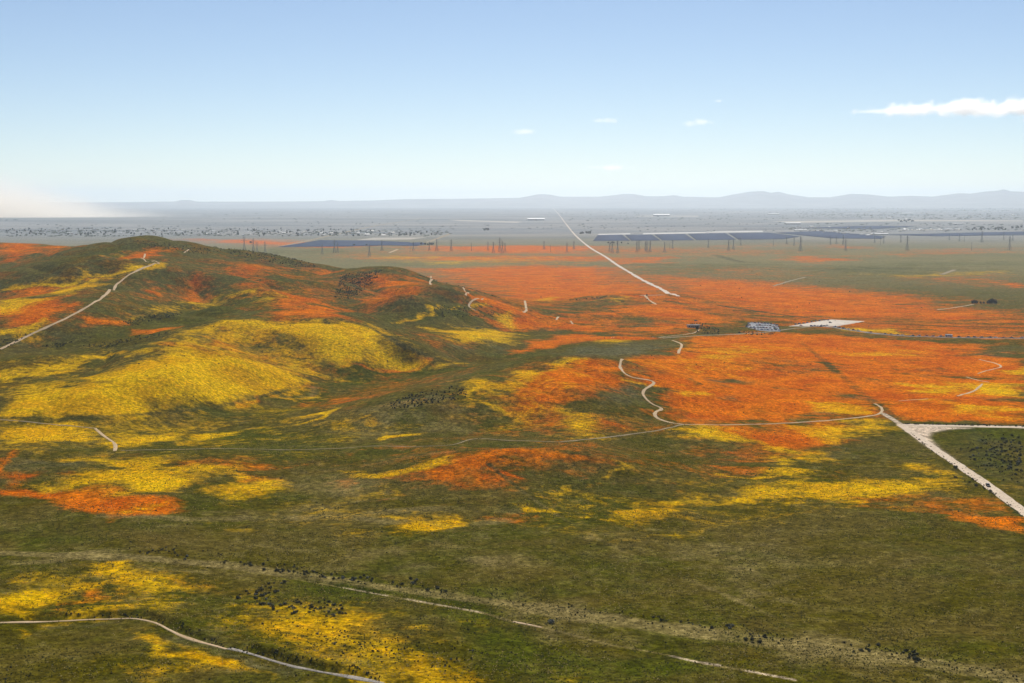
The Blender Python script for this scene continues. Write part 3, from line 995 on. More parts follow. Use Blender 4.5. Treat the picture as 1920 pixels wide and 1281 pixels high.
ribbon('hill_trail', [(0,655),(60,626),(120,599),(172,571),(204,549),(212,538),(233,521),(255,508),(275,500),(298,493)], 2.8, M['soil'])
ribbon('hill_trail', [(298,493),(290,489),(284,490)], 2.2, M['soil'])
ribbon('hill_trail', [(278,492),(264,483),(272,476)], 2.0, M['soil'])
ribbon('hill_trail', [(345,474),(354,468)], 2.0, M['soil'])
ribbon('ridge_trail', [(808,518),(811,523),(806,528),(808,534)], 2.6, M['soil'])
ribbon('ridge_trail', [(868,539),(883,547),(873,554)], 2.2, M['soil'])
ribbon('ridge_trail', [(906,560),(890,563),(874,571),(884,580),(893,583)], 2.0, M['soil'])
ribbon('ridge_trail', [(984,564),(986,575),(987,582),(981,586)], 3.0, M['soil'])
ribbon('ridge_trail', [(1047,594),(1043,600)], 2.6, M['soil'])
ribbon('ridge_trail', [(1070,602),(1074,608)], 2.4, M['soil'])
ribbon('loop_trail', [(1312,618),(1308,623),(1290,627),(1265,629),(1235,633)], 2.0, M['soil'])
ribbon('loop_trail', [(1260,638),(1283,646),(1276,651),(1272,663)], 2.4, M['soil'])
ribbon('loop_trail', [(1168,672),(1163,678),(1160,686),(1166,697),(1176,705),(1186,709),(1215,712),(1232,716),(1226,722),(1210,728),(1202,737),(1212,750),(1228,761),(1246,766),(1230,771),(1222,778),(1235,786),(1258,793),(1282,796)], 2.3, M['soil'])
ribbon('loop_trail', [(1282,796),(1350,797),(1450,795),(1550,789),(1620,782),(1650,777),(1660,772),(1655,763),(1640,757)], 2.0, M['soil'])
ribbon('loop_trail', [(1282,796),(1230,808),(1150,819),(1050,829)], 1.7, M['soil_dull'])
ribbon('loop_trail', [(1050,829),(950,826),(900,822),(880,824),(850,835),(780,838),(700,836),(640,841),(540,844),(420,841),(330,843),(220,845)], 1.1, M['soil_dull'])
ribbon('valley_trail', [(215,846),(219,833),(195,818),(178,803)], 2.0, M['soil'])
ribbon('valley_trail', [(178,803),(100,796),(40,790),(0,787)], 1.3, M['soil_dull'])
ribbon('east_trail', [(1836,674),(1870,682),(1882,688),(1850,695),(1833,701)], 1.9, M['soil'])
ribbon('east_trail', [(1812,707),(1832,713),(1855,717)], 1.7, M['soil'])
ribbon('east_trail', [(1842,720),(1836,727),(1830,733),(1815,737),(1795,743)], 2.2, M['soil'])
ribbon('east_trail', [(1740,748),(1685,752)], 1.4, M['soil'])
ribbon('dirt_road', [(1690,797),(1720,818),(1760,847),(1800,874),(1850,908),(1900,945),(1925,963),(1990,1010)], 6.4, M['road'], .15, .08)
ribbon('dirt_road', [(1688,797),(1760,798.5),(1850,800),(1925,801.5),(2000,803)], 8.5, M['road'], .2, .08)
ribbon('desert_road', [(1272,556),(1240,542),(1200,523),(1183,512),(1160,499),(1135,481),(1110,467.5),(1095,456),(1078,441),(1062,421),(1047,401),(1037,390),(1031,383)], 7.5, M['gravel'], .3, .25, step=12)
ribbon('spur_road', [(1200,554.5),(1245,553)], 5, M['soil_dull'])
ribbon('spur_road', [(1209,554),(1216,562),(1230,571)], 4, M['soil'])
ribbon('farm_road', [(1757,581),(1790,577),(1825,571)], 4, M['soil'])
ribbon('farm_road', [(1765,515),(1790,506)], 9, M['soil_dull'], .3)
ribbon('farm_road', [(730,474),(745,468)], 8, M['soil'], .3)
ribbon('farm_road', [(1450,537),(1480,527),(1510,520)], 5, M['soil_dull'], .3)
ribbon('farm_road', [(520,464),(600,446),(700,424),(790,410)], 16, M['soil_dull'], .4, step=20)
ribbon('farm_road', [(800,455),(845,438)], 16, M['soil_dull'], .4, step=20)
ribbon('stream_track', [(0,1167),(100,1165),(180,1161),(250,1159),(285,1164),(310,1175),(330,1188),(370,1202),(425,1216)], 1.6, M['soil'], .12, .35)
ribbon('stony_wash', [(428,1214),(480,1228),(540,1247),(600,1259),(660,1269),(725,1282)], 2.6, M['stones'], .12, .4)
ribbon('old_track', [(962,1166),(1000,1173),(1016,1177)], 1.4, M['soil'], .1, .4)
ribbon('entrance_road', [(1990,636),(1920,634.5),(1800,633.5),(1700,630.5),(1640,625.5),(1590,618.5),(1565,614),(1530,612)], 7, M['asphalt'], .25, .04)
ribbon('visitor_path', [(1530,612),(1480,617),(1440,623),(1380,627),(1320,629),(1240,634)], 4, M['soil_dull'], .2, .06)

def slab(name, uv, material, lift=.25):
    P = ground_points(densify(uv, True, 8))
    c = P.mean(0)
    rings = [1.0, .98, .75, .5, .25, 0.02]
    V = []
    for k, q in enumerate(rings):
        x = c[0] + (P[:, 0] - c[0]) * q
        y = c[1] + (P[:, 1] - c[1]) * q
        V.append(np.c_[x, y, height(x, y) + (lift if k else -.3)])
    n = len(P)
    V = np.concatenate(V)
    j, i = np.meshgrid(np.arange(len(rings) - 1), np.arange(n), indexing='ij')
    F = np.stack([j * n + i, j * n + (i + 1) % n, (j + 1) * n + (i + 1) % n, (j + 1) * n + i], -1).reshape(-1, 4)
    tag(new_obj(name, from_np(name, V, F, material)), kind='structure')
slab('gravel_lot', [(1478,612),(1510,607),(1545,601),(1560,599.5),(1622,602.5),(1603,606.5),(1570,612),(1540,613)], M['gravel'])
slab('parking_lot', [(1397,613),(1408,604.5),(1440,606),(1458,610),(1464,622),(1425,620.5)], M['lot'], .3)
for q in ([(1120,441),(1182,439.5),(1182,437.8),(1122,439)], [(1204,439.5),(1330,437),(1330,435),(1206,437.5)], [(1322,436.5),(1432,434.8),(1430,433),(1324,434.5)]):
    slab('glint_strip', q, M['glint'], .6)  # pale sheets that paint the sun glint along the arrays' far edge
for q in ([(668,450.5),(700,446),(800,445.5),(770,449)], [(1190,406),(1310,406.3),(1310,404.8),(1200,404.8)], [(840,412),(980,416),(970,418),(860,414.5)], [(1440,415),(1700,412),(1920,413.5),(1920,415.5),(1700,415),(1500,418)], [(1680,431.4),(1800,430.2),(1800,431),(1690,432.2)]):
    slab('pale_field', q, M['field'], .6)

# ------------------------------------------------------------------ vehicles
def box(bm, lo, hi, taper=(0, 0), mi=0):
    x0, y0, z0 = lo
    x1, y1, z1 = hi
    tx, ty = taper
    vs = [bm.verts.new(p) for p in ((x0, y0, z0), (x1, y0, z0), (x1, y1, z0), (x0, y1, z0),
                                    (x0 + tx, y0 + ty, z1), (x1 - tx, y0 + ty, z1), (x1 - tx, y1 - ty, z1), (x0 + tx, y1 - ty, z1))]
    for f in ((3, 2, 1, 0), (4, 5, 6, 7), (0, 1, 5, 4), (1, 2, 6, 5), (2, 3, 7, 6), (3, 0, 4, 7)):
        fc = bm.faces.new([vs[i] for i in f])
        fc.material_index = mi

def extrude_profile(bm, prof, w0, w1):
    """side outline (y, z) swept across the width; points above the first are drawn in to w1"""
    zs = [p[1] for p in prof]
    lo, hi = min(zs), max(zs)
    a, b = [], []
    for y, z in prof:
        w = w0 + (w1 - w0) * ((z - lo) / (hi - lo)) ** 2
        a.append(bm.verts.new((-w, y, z)))
        b.append(bm.verts.new((w, y, z)))
    n = len(prof)
    bm.faces.new(a)
    bm.faces.new(b[::-1])
    for i in range(n):
        bm.faces.new((a[(i + 1) % n], a[i], b[i], b[(i + 1) % n]))
    bmesh.ops.recalc_face_normals(bm, faces=bm.faces[:])

def wheel_mesh(r, w):
    bm = bmesh.new()
    n = 14
    prof = [(r * .55, -w * .42), (r * .9, -w * .5), (r, -w * .3), (r, w * .3), (r * .9, w * .5), (r * .55, w * .42)]
    rings = [[bm.verts.new((x, math.cos(a) * q, math.sin(a) * q)) for a in [2 * math.pi * k / n for k in range(n)]] for q, x in prof]
    for j in range(len(prof) - 1):
        for k in range(n):
            bm.faces.new((rings[j][k], rings[j][(k + 1) % n], rings[j + 1][(k + 1) % n], rings[j + 1][k]))
    for rg, s in ((rings[0], -1), (rings[-1], 1)):
        f = bm.faces.new(rg if s < 0 else rg[::-1])
        f.material_index = 1
    bmesh.ops.recalc_face_normals(bm, faces=bm.faces[:])
    return bm_mesh('wheel', bm, [M['tyre'], M['hub']])

def car_meshes(kind):
    ln, hw, h = {'sedan': (2.3, .9, 1.45), 'suv': (2.35, .95, 1.75), 'pickup': (2.7, .98, 1.8)}[kind]
    bt = h * .56
    body = bmesh.new()
    extrude_profile(body, [(-ln, .32), (-ln * 1.0, bt * .8), (-ln * .96, bt), (-ln * .3, bt), (ln * .38, bt), (ln * .9, bt * .86), (ln, bt * .66), (ln, .3)], hw, hw * .93)
    cab = bmesh.new()
    if kind == 'sedan':
        pr = [(-ln * .72, bt - .01), (-ln * .42, h - .08), (ln * .08, h - .08), (ln * .42, bt - .01)]
        rf = (-ln * .42, ln * .10)
    elif kind == 'suv':
        pr = [(-ln * .95, bt - .01), (-ln * .86, h - .08), (ln * .10, h - .08), (ln * .44, bt - .01)]
        rf = (-ln * .88, ln * .12)
    else:
        pr = [(-ln * .20, bt - .01), (-ln * .16, h - .08), (ln * .22, h - .08), (ln * .48, bt - .01)]
        rf = (-ln * .18, ln * .24)
    extrude_profile(cab, pr, hw * .92, hw * .74)
    roof = bmesh.new()
    box(roof, (-hw * .76, rf[0], h - .085), (hw * .76, rf[1], h), (.08, .1))
    return {'body': body, 'windows': cab, 'roof': roof, 'hw': hw, 'ln': ln}

WH = wheel_mesh(.34, .24)
CARS = {}
for kind in ('sedan', 'suv', 'pickup'):
    q = car_meshes(kind)
    hw, ln = q['hw'], q['ln']
    CARS[kind] = {'body': bm_mesh('car_body', q['body'], CARCOL['white']), 'windows': bm_mesh('car_windows', q['windows'], M['glass']),
                  'roof': bm_mesh('car_roof', q['roof'], CARCOL['white']), 'hw': hw, 'ln': ln}

def car(loc, rz, kind, colour, label, group=None, name='parked_car'):
    root = new_obj(name, None, None, loc)
    root.rotation_euler = (0, 0, rz)
    q = CARS[kind]
    tag(root, label, 'car' if kind != 'pickup' else 'pickup truck', group)
    for nm in ('body', 'windows', 'roof'):
        o = new_obj(nm, q[nm], root)
        if nm != 'windows':
            o.material_slots[0].link = 'OBJECT'
            o.material_slots[0].material = CARCOL[colour]
    for sx in (-1, 1):
        for sy in (-.62, .62):
            new_obj('wheel', WH, root, (sx * (q['hw'] - .1), q['ln'] * sy, .34))
    return root

ORD = ['first', 'second', 'third', 'fourth', 'fifth', 'sixth', 'seventh', 'eighth', 'ninth', 'tenth', 'eleventh', 'twelfth', 'thirteenth', 'fourteenth', 'fifteenth',
       'sixteenth', 'seventeenth', 'eighteenth', 'nineteenth', 'twentieth', 'twenty-first', 'twenty-second', 'twenty-third', 'twenty-fourth', 'twenty-fifth', 'twenty-sixth', 'twenty-seventh', 'twenty-eighth', 'twenty-ninth', 'thirtieth',
       'thirty-first', 'thirty-second', 'thirty-third', 'thirty-fourth', 'thirty-fifth', 'thirty-sixth', 'thirty-seventh', 'thirty-eighth', 'thirty-ninth', 'fortieth', 'forty-first', 'forty-second']

rc = random.Random(5)
def road_dir(u, v, du=6, dv=0.3):
    p = ground_points([(u - du, v - dv), (u + du, v + dv)])
    return math.atan2(-(p[1][0] - p[0][0]), p[1][1] - p[0][1])

RV_U = 1779
road_us = [1566, 1574, 1582, 1590, 1601, 1609, 1632, 1660, 1671, 1683, 1692, 1711, 1723, 1737, 1749, 1763, 1799, 1815, 1828, 1840, 1856, 1867, 1881, 1897, 1916]
road_v = lambda u: float(np.interp(u, [1530, 1565, 1590, 1640, 1700, 1800, 1920], [612, 614, 618.5, 625.5, 630.5, 633.5, 634.5])) - .3
before = [u for u in road_us if u < RV_U]
after = [u for u in road_us if u > RV_U]
for u in road_us:
    v = road_v(u)
    p = at(u, v)
    kind = rc.choice(['sedan', 'suv', 'suv', 'sedan', 'pickup'])
    colour = rc.choice(['black', 'grey', 'black', 'silver', 'blue', 'white', 'red', 'grey'])
    if u < RV_U:
        lab = f"{colour} {'pickup' if kind=='pickup' else kind} {ORD[len(before)-1-before.index(u)]} ahead of the motorhome on the entrance road"
    else:
        lab = f"{colour} {'pickup' if kind=='pickup' else kind} {ORD[after.index(u)]} behind the motorhome on the entrance road"
    car(p + Vector((0, 0, .26)), road_dir(u, v) + (math.pi if rc.random() < .5 else 0), kind, colour, lab, 'cars lined up along the entrance road')

# motorhome
def motorhome():
    v = road_v(RV_U) - .2
    p = at(RV_U, v)
    root = new_obj('motorhome', None, None, p + Vector((0, 0, .26)))
    root.rotation_euler = (0, 0, road_dir(RV_U, v))
    tag(root, 'white motorhome standing among the cars on the entrance road', 'motorhome')
    b = bmesh.new()
    extrude_profile(b, [(-4.4, .5), (-4.4, 3.1), (-4.2, 3.3), (4.0, 3.3), (4.5, 2.9), (4.6, .5)], 1.22, 1.18)
    new_obj('body', bm_mesh('motorhome_body', b, CARCOL['white']), root)
    for sx in (-1, 1):
        for y0 in (-3.4, -1.2, 1.0):
            w = bmesh.new()
            box(w, (sx * 1.205 - .02, y0, 1.7), (sx * 1.205 + .02, y0 + 1.5, 2.5))
            new_obj('window', bm_mesh('motorhome_window', w, M['glass']), root)
        s = bmesh.new()
        box(s, (sx * 1.222 - .012, -4.2, .9), (sx * 1.222 + .012, 4.2, 1.3))
        new_obj('stripe', bm_mesh('motorhome_stripe', s, CARCOL['blue']), root)
        for y0 in (-2.6, 2.9):
            o = new_obj('wheel', WH, root, (sx * 1.1, y0, .45))
            o.scale = (1.2, 1.3, 1.3)
    w = bmesh.new()
    box(w, (-1.05, 4.53, 1.5), (1.05, 4.66, 2.7), (0, .03))
    new_obj('windscreen', bm_mesh('motorhome_windscreen', w, M['glass']), root)
motorhome()

edge = [(1492, 609), (1499, 608), (1507, 607.2), (1514, 606), (1522, 604.8), (1530, 603.6), (1537, 602.6), (1546, 601.2), (1553, 601)]
for k, (u, v) in enumerate(edge):
    colour = rc.choice(['black', 'grey', 'blue', 'black', 'silver'])
    car(at(u, v) + Vector((0, 0, .26)), road_dir(u, v, 6, -1) + rc.uniform(-.15, .15), rc.choice(['sedan', 'suv']), colour,
        f"{colour} car on the gravel lot's upper edge, {ORD[k]} from the parking lot", 'cars along the gravel lot edge')
clus = [(1522, 612.6), (1528, 612), (1534, 612.6), (1540, 613.4), (1546, 612.2), (1551, 611.4), (1557, 606), (1502, 611.5), (1541, 611.2)]
for k, (u, v) in enumerate(clus):
    colour = ['blue', 'black', 'white', 'grey', 'black', 'silver', 'black', 'red', 'grey'][k]
    lab = ['blue suv at the mouth of the gravel lot beside the road', 'black car in the knot of cars where road and gravel lot meet', 'white car in the middle of the knot where road and gravel lot meet',
           'grey car on the near edge of the knot by the gravel lot', 'black car leaving the knot towards the entrance road', 'silver car at the outer end of the knot by the gravel lot',
           'lone black car out on the open gravel lot', 'red car on the narrow end of the gravel lot', 'grey car at the back of the knot by the gravel lot'][k]
    car(at(u, v) + Vector((0, 0, .28)), rc.uniform(0, 6.28) if k == 6 else road_dir(u, v), 'suv' if k in (0, 3, 6) else 'sedan', colour, lab, 'cars at the gravel lot')
lot_rows = [[(1404, 607.5), (1410, 606.3), (1416, 606.4), (1422, 606.8), (1428, 607), (1434, 607.4), (1440, 607.8), (1446, 608.6), (1452, 609.4), (1457, 610.6)],
            [(1401, 611.6), (1405, 611), (1419, 611.3), (1424, 611), (1429, 611.4), (1434, 611.2), (1439, 611.8), (1450, 613.2), (1455, 613)],
            [(1400, 613.8), (1421, 615), (1426, 615.2), (1431, 615.5), (1437, 616), (1452, 616.5), (1457, 617)],
            [(1422, 618.8), (1428, 619.2), (1434, 619.4), (1454, 619.8), (1461, 620.6)]]
lot_rows[1] += [(1444, 612.2), (1460, 614)]
lot_rows[2] += [(1408, 615.4), (1414, 615.2), (1444, 616.4)]
lot_rows[3] += [(1415, 618.2), (1440, 619.8), (1447, 620.2)]
rown = ['back row', 'second row', 'third row', 'front row']
for rI, row in enumerate(lot_rows):
    for k, (u, v) in enumerate(row):
        colour = rc.choice(['white', 'silver', 'blue', 'white', 'grey', 'black', 'blue', 'red', 'black'])
        car(at(u, v) + Vector((0, 0, .33)), rc.uniform(-.3, .1) + .5, rc.choice(['sedan', 'suv', 'sedan', 'pickup']), colour,
            f"{colour} car in the parking lot's {rown[rI]}, {ORD[k]} from the visitor building", 'cars in the parking lot')
u, v = 1853, 913
car(at(u, v) + Vector((0, 0, .17)), road_dir(u, v, 14, 10), 'suv', 'black', 'black suv driving alone on the bare dirt road', None, 'moving_car')
car(at(1305, 602.5), road_dir(1305, 602.5), 'suv', 'black', 'black suv parked alone among poppies above the visitor building')

# ------------------------------------------------------------------ pylons
def bar(V, F, a, b, w):
    a = np.array(a, float); b = np.array(b, float)
    d = b - a
    d /= np.linalg.norm(d) + 1e-9
    u = np.cross(d, (0, 0, 1) if abs(d[2]) < .9 else (1, 0, 0))
    u /= np.linalg.norm(u)
    t = np.cross(d, u)
    k = len(V)
    for p in (a, b):
        for s0, s1 in ((-1, -1), (1, -1), (1, 1), (-1, 1)):
            V.append(p + (u * s0 + t * s1) * w / 2)
    F += [(k, k + 1, k + 5, k + 4), (k + 1, k + 2, k + 6, k + 5), (k + 2, k + 3, k + 7, k + 6), (k + 3, k, k + 4, k + 7), (k + 3, k + 2, k + 1, k), (k + 4, k + 5, k + 6, k + 7)]

def bars(name, lst, w):
    V, F = [], []
    for a, b in lst:
        bar(V, F, a, b, w)
    return from_np(name, V, F, M['steel'])

PYL = {}
def pylon_parts(kind):
    H_, bw, tw, waist = (44, 4.6, .9, 27) if kind == 'lattice' else (42, 5.4, 1.1, 24)
    half = lambda z: bw + (tw - bw) * min(z / waist, 1) if z < waist else tw * (1 - .25 * (z - waist) / (H_ - waist))
    parts = []
    for sx in (-1, 1):
        for sy in (-1, 1):
            parts.append(('leg', bars('pylon_leg', [((sx * bw, sy * bw, 0), (sx * tw, sy * tw, waist)), ((sx * tw, sy * tw, waist), (sx * half(H_), sy * half(H_), H_))], .36)))
    br = []
    zs = [0, 7, 13, 18, 22.5, waist]
    zs += list(np.linspace(waist, H_, 5)[1:])
    for z0, z1 in zip(zs[:-1], zs[1:]):
        a, b = half(z0), half(z1)
        for s in (-1, 1):
            br += [((-a, s * a, z0), (b, s * b, z1)), ((a, s * a, z0), (-b, s * b, z1)), ((s * a, -a, z0), (s * b, b, z1)), ((s * a, a, z0), (s * b, -b, z1))]
            br += [((-b, s * b, z1), (b, s * b, z1)), ((s * b, -b, z1), (s * b, b, z1))]
    parts.append(('bracing', bars('pylon_bracing', br, .24)))
    arms = ((29, 6.5), (34.5, 8.2), (40, 6.0)) if kind == 'lattice' else ((33, 9.5), (41, 5.0))
    for z, L in arms:
        t = half(z)
        parts.append(('cross_arm', bars('pylon_cross_arm', [((-L, 0, z), (L, 0, z)), ((-L, 0, z), (-t, 0, z + 2)), ((L, 0, z), (t, 0, z + 2)), ((-L, 0, z), (-L, 0, z - 2.4)), ((L, 0, z), (L, 0, z - 2.4))], .36)))
    parts.append(('peak', bars('pylon_peak', [((half(H_), half(H_), H_), (0, 0, H_ + 3)), ((-half(H_), -half(H_), H_), (0, 0, H_ + 3))], .5)))
    return parts
PYL['lattice'] = pylon_parts('lattice')
PYL['waisted'] = pylon_parts('waisted')
pm = []
pm.append(('pole', bars('pole', [((0, 0, 0), (0, 0, 24))], .7)))
pm.append(('cross_arm', bars('pole_arm', [((-2.4, 0, 22), (2.4, 0, 22))], .4)))
PYL['pole'] = pm
PY = [(458,472,28),(475,476,29),(482,473,20),(497,473,20),(604,477,13),(627,475,26),(633,474,20),(692.5,481.5,25),(716,470.5,20),(769,472,12),(775,471,14),(805,470,12),(819,471,23),(846,471,23),
 (884,471,16),(915,470,16),(925,475,22),(937,472.5,28),(942,475,23),(947,473,18),(1020,468,14),(1032,473,14),(1063,474,20),(1076,468,16),(1143,472,18),(1148,475,24),(1158,475,25),(1194,473,22),(1198,470,20),
 (1210,470,18),(1213,473,22),(1219,473,22),(1246,473,20),(1256,467,14),(1261,467,13),(1328,465,14),(1366,471,21),(1375,468,20),(1389,461,14),(1450,461,14),(1475,458,13),(1489,461,14),(1501,471,28),(1557,459,13),(1568,458,14),
 (1581,459,18),(1585.5,470,22),(1651,459,14),(1657,457,12),(1689,455,14),(1701,470,28),(1799,453,15),(1808,453,12),(1822,470,15),(1841,455,21),(1882,450,15),(1893,469,26),(1899,452,14),(1780,450,10),(1640,456,12)]
PY.sort()
for k, (u, v, h) in enumerate(PY):
    p = at(u, v, 3700)
    r = math.hypot(p.x, p.y)
    want = h / FPX * r
    kind = 'pole' if (h < 15 and k % 3 == 0) or u in (884, 1822) else ('lattice' if k % 4 else 'waisted')
    root = new_obj('pylon' if kind != 'pole' else 'power_pole', None, None, p)
    base = {'lattice': 47, 'waisted': 45, 'pole': 24}[kind]
    sc = min(max(want / base, .7), 1.25)
    root.scale = (sc, sc, sc)
    root.rotation_euler = (0, 0, R(25) + (k % 5) * .06 - .1)
    dist = 'nearer' if v > 468 else 'farther'
    word = {'lattice': 'three-armed steel pylon', 'waisted': 'two-armed steel pylon', 'pole': 'slim single power pole'}[kind]
    near = 'beyond the long hill' if u < 660 else 'by the poppy strip' if u < 1080 else 'before the solar field' if u < 1470 else 'on the open plain'
    tag(root, f"{word} {near}, {ORD[k] if k < 28 else ORD[len(PY)-1-k]} from the {'long hill' if k < 28 else 'right end'}", 'pylon' if kind != 'pole' else 'power pole', 'power line towers across the plain')
    for nm, me in PYL[kind]:
        new_obj(nm, me, root)

# ------------------------------------------------------------------ shrubs and trees
def leafy(name, seed, rx, ry, rz, n, leaf, material, lobes=5, base=0.0, fill=.55):
    rg = np.random.default_rng(seed)
    c = np.c_[rg.uniform(-.55, .55, lobes), rg.uniform(-.55, .55, lobes), rg.uniform(.25, .7, lobes)]
    c[0] = (0, 0, .55)
    lr = rg.uniform(.35, .6, lobes)
    V, F = [], []
    for k in range(n):
        i = rg.integers(lobes)
        d = rg.normal(size=3)
        d /= np.linalg.norm(d)
        q = c[i] + d * lr[i] * (fill + (1 - fill) * rg.random() ** .5)
        q[2] = max(q[2], .02)
        p = q * (rx, ry, rz) + (0, 0, base)
        a = rg.normal(size=3) ; a /= np.linalg.norm(a)
        nrm = d + .7 * a
        nrm /= np.linalg.norm(nrm)
        t = np.cross(nrm, rg.normal(size=3)); t /= np.linalg.norm(t)
        b = np.cross(nrm, t)
        s = leaf * rg.uniform(.6, 1.3)
        m = len(V)
        V += [p + t * s, p + b * s * .8, p - t * s, p - b * s * .8]
        F.append((m, m + 1, m + 2, m + 3))
    return from_np(name, V, F, material)

SHRUB = [leafy('shrub', 50 + k, 1.0, 1.0, 1.0, 170, .17, M['sage'], 6) for k in range(5)]
SHRUB_P = [leafy('pale_shrub', 70 + k, 1.0, 1.0, 1.0, 170, .17, M['sage_pale'], 6) for k in range(2)]

def scatter_px(poly, n, rng):
    P = np.array(poly, float)
    lo, hi = P.min(0), P.max(0)
    out = []
    while len(out) < n:
        u, v = rng.uniform(lo[0], hi[0]), rng.uniform(lo[1], hi[1])
        ins = False
        for a in range(len(P)):
            x0, y0 = P[a]; x1, y1 = P[(a + 1) % len(P)]
            if (y0 > v) != (y1 > v) and u < (x1 - x0) * (v - y0) / (y1 - y0 + 1e-9) + x0:
                ins = not ins
        if ins:
            out.append((u, v))
    return out

def scatter_line(pts, n, spread, rng):
    P = np.array(pts, float)
    seg = np.r_[0, np.cumsum(np.hypot(*np.diff(P, axis=0).T))]
    out = []
    for _ in range(n):
        s = rng.uniform(0, seg[-1])
        out.append((np.interp(s, seg, P[:, 0]) + rng.normal() * spread, np.interp(s, seg, P[:, 1]) + rng.normal() * spread * .45))
    return out

rs = np.random.default_rng(3)
CL = [
 (scatter_line([(276,1034),(330,1036),(350,1046)], 16, 8, rs), 'dark sage shrub at the upper end of the straw-coloured wash', 'shrubs at the upper end of the wash', .95),
 (scatter_line([(425,1052),(500,1062),(560,1075),(620,1085),(700,1088)], 62, 7, rs), 'dark sage shrub strung along the straw-coloured wash', 'shrubs strung along the wash', .95),
 (scatter_line([(735,1098),(770,1090),(830,1110)], 14, 8, rs), 'dark sage shrub at a gap in the wash below the bare slope', 'shrubs at the gap in the wash', 1.0),
 (scatter_px([(430,1124),(470,1100),(535,1090),(545,1100),(500,1120),(560,1140),(555,1155),(510,1148),(470,1132)], 46, rs), 'dark shrub in the broad clump above the yellow flowers', 'shrubs in the broad clump', .95),
 (scatter_px([(545,1125),(565,1125),(575,1150),(545,1156)], 12, rs), 'dark shrub in the thin group between two clumps', 'shrubs between the clumps', .9),
 (scatter_px([(578,1136),(610,1124),(645,1136),(650,1152),(600,1162),(580,1155)], 32, rs), 'dark shrub in the tight clump at the yellow meadow edge', 'shrubs in the tight clump', .95),
 (scatter_px([(1380,1196),(1420,1186),(1442,1192),(1440,1202),(1400,1210)], 17, rs), 'rounded dark shrub packed in a group on the pale wash bank', 'shrubs packed on the wash bank', 1.0),
 (scatter_px([(1688,1222),(1712,1218),(1728,1234),(1718,1244),(1700,1234)], 13, rs), 'dark shrub in the dense thicket on the pale bank', 'shrubs in the bank thicket', 1.15),
 (scatter_line([(1235,1160),(1300,1172),(1340,1180),(1375,1175)], 11, 7, rs), 'small dark shrub along the upper edge of the pale bank', 'shrubs along the bank edge', .9),
 (scatter_line([(1560,1210),(1620,1222),(1660,1212),(1640,1225)], 8, 9, rs), 'lone dark shrub on the rough pale bank', 'shrubs on the rough bank', 1.0),
 (scatter_px([(460,1170),(700,1165),(900,1220),(880,1265),(640,1230)], 34, rs), 'small dark shrub dotted through the yellow meadow by the stony wash', 'shrubs dotted through the yellow meadow', .65),
 (scatter_px([(1832,824),(1910,816),(1918,850),(1870,852)], 34, rs), 'dark bush in the scrub between the two dirt roads, far side', 'bushes between the dirt roads, far side', 1.25),
 (scatter_px([(1795,842),(1830,838),(1918,852),(1918,885),(1860,880),(1815,858)], 62, rs), 'dark bush in the scrub between the two dirt roads, near side', 'bushes between the dirt roads, near side', 1.25),
 (scatter_line([(1765,876),(1790,880),(1806,898),(1850,920)], 10, 7, rs), 'dark bush on the verge below the diagonal dirt road', 'bushes on the dirt road verge', 1.3),
]
for pts, lab, grp, size in CL:
    P = at_many(pts)
    for p in P:
        pale = rs.random() < .12
        me = (SHRUB_P if pale else SHRUB)[int(rs.integers(2 if pale else 5))]
        o = new_obj('shrub', me, None, (p[0], p[1], p[2] - .05))
        s = size * .88 * rs.uniform(.6, 1.4)
        o.scale = (s, s * rs.uniform(.85, 1.2), s * rs.uniform(.8, 1.1))
        o.rotation_euler = (0, 0, rs.uniform(0, 6.28))
        tag(o, lab, 'shrub', grp)
p = at(1032, 1168)
o = new_obj('shrub', SHRUB_P[0], None, p)
o.scale = (1.9, 1.7, 1.7)
tag(o, 'single large pale grey shrub beside the worn track', 'shrub')

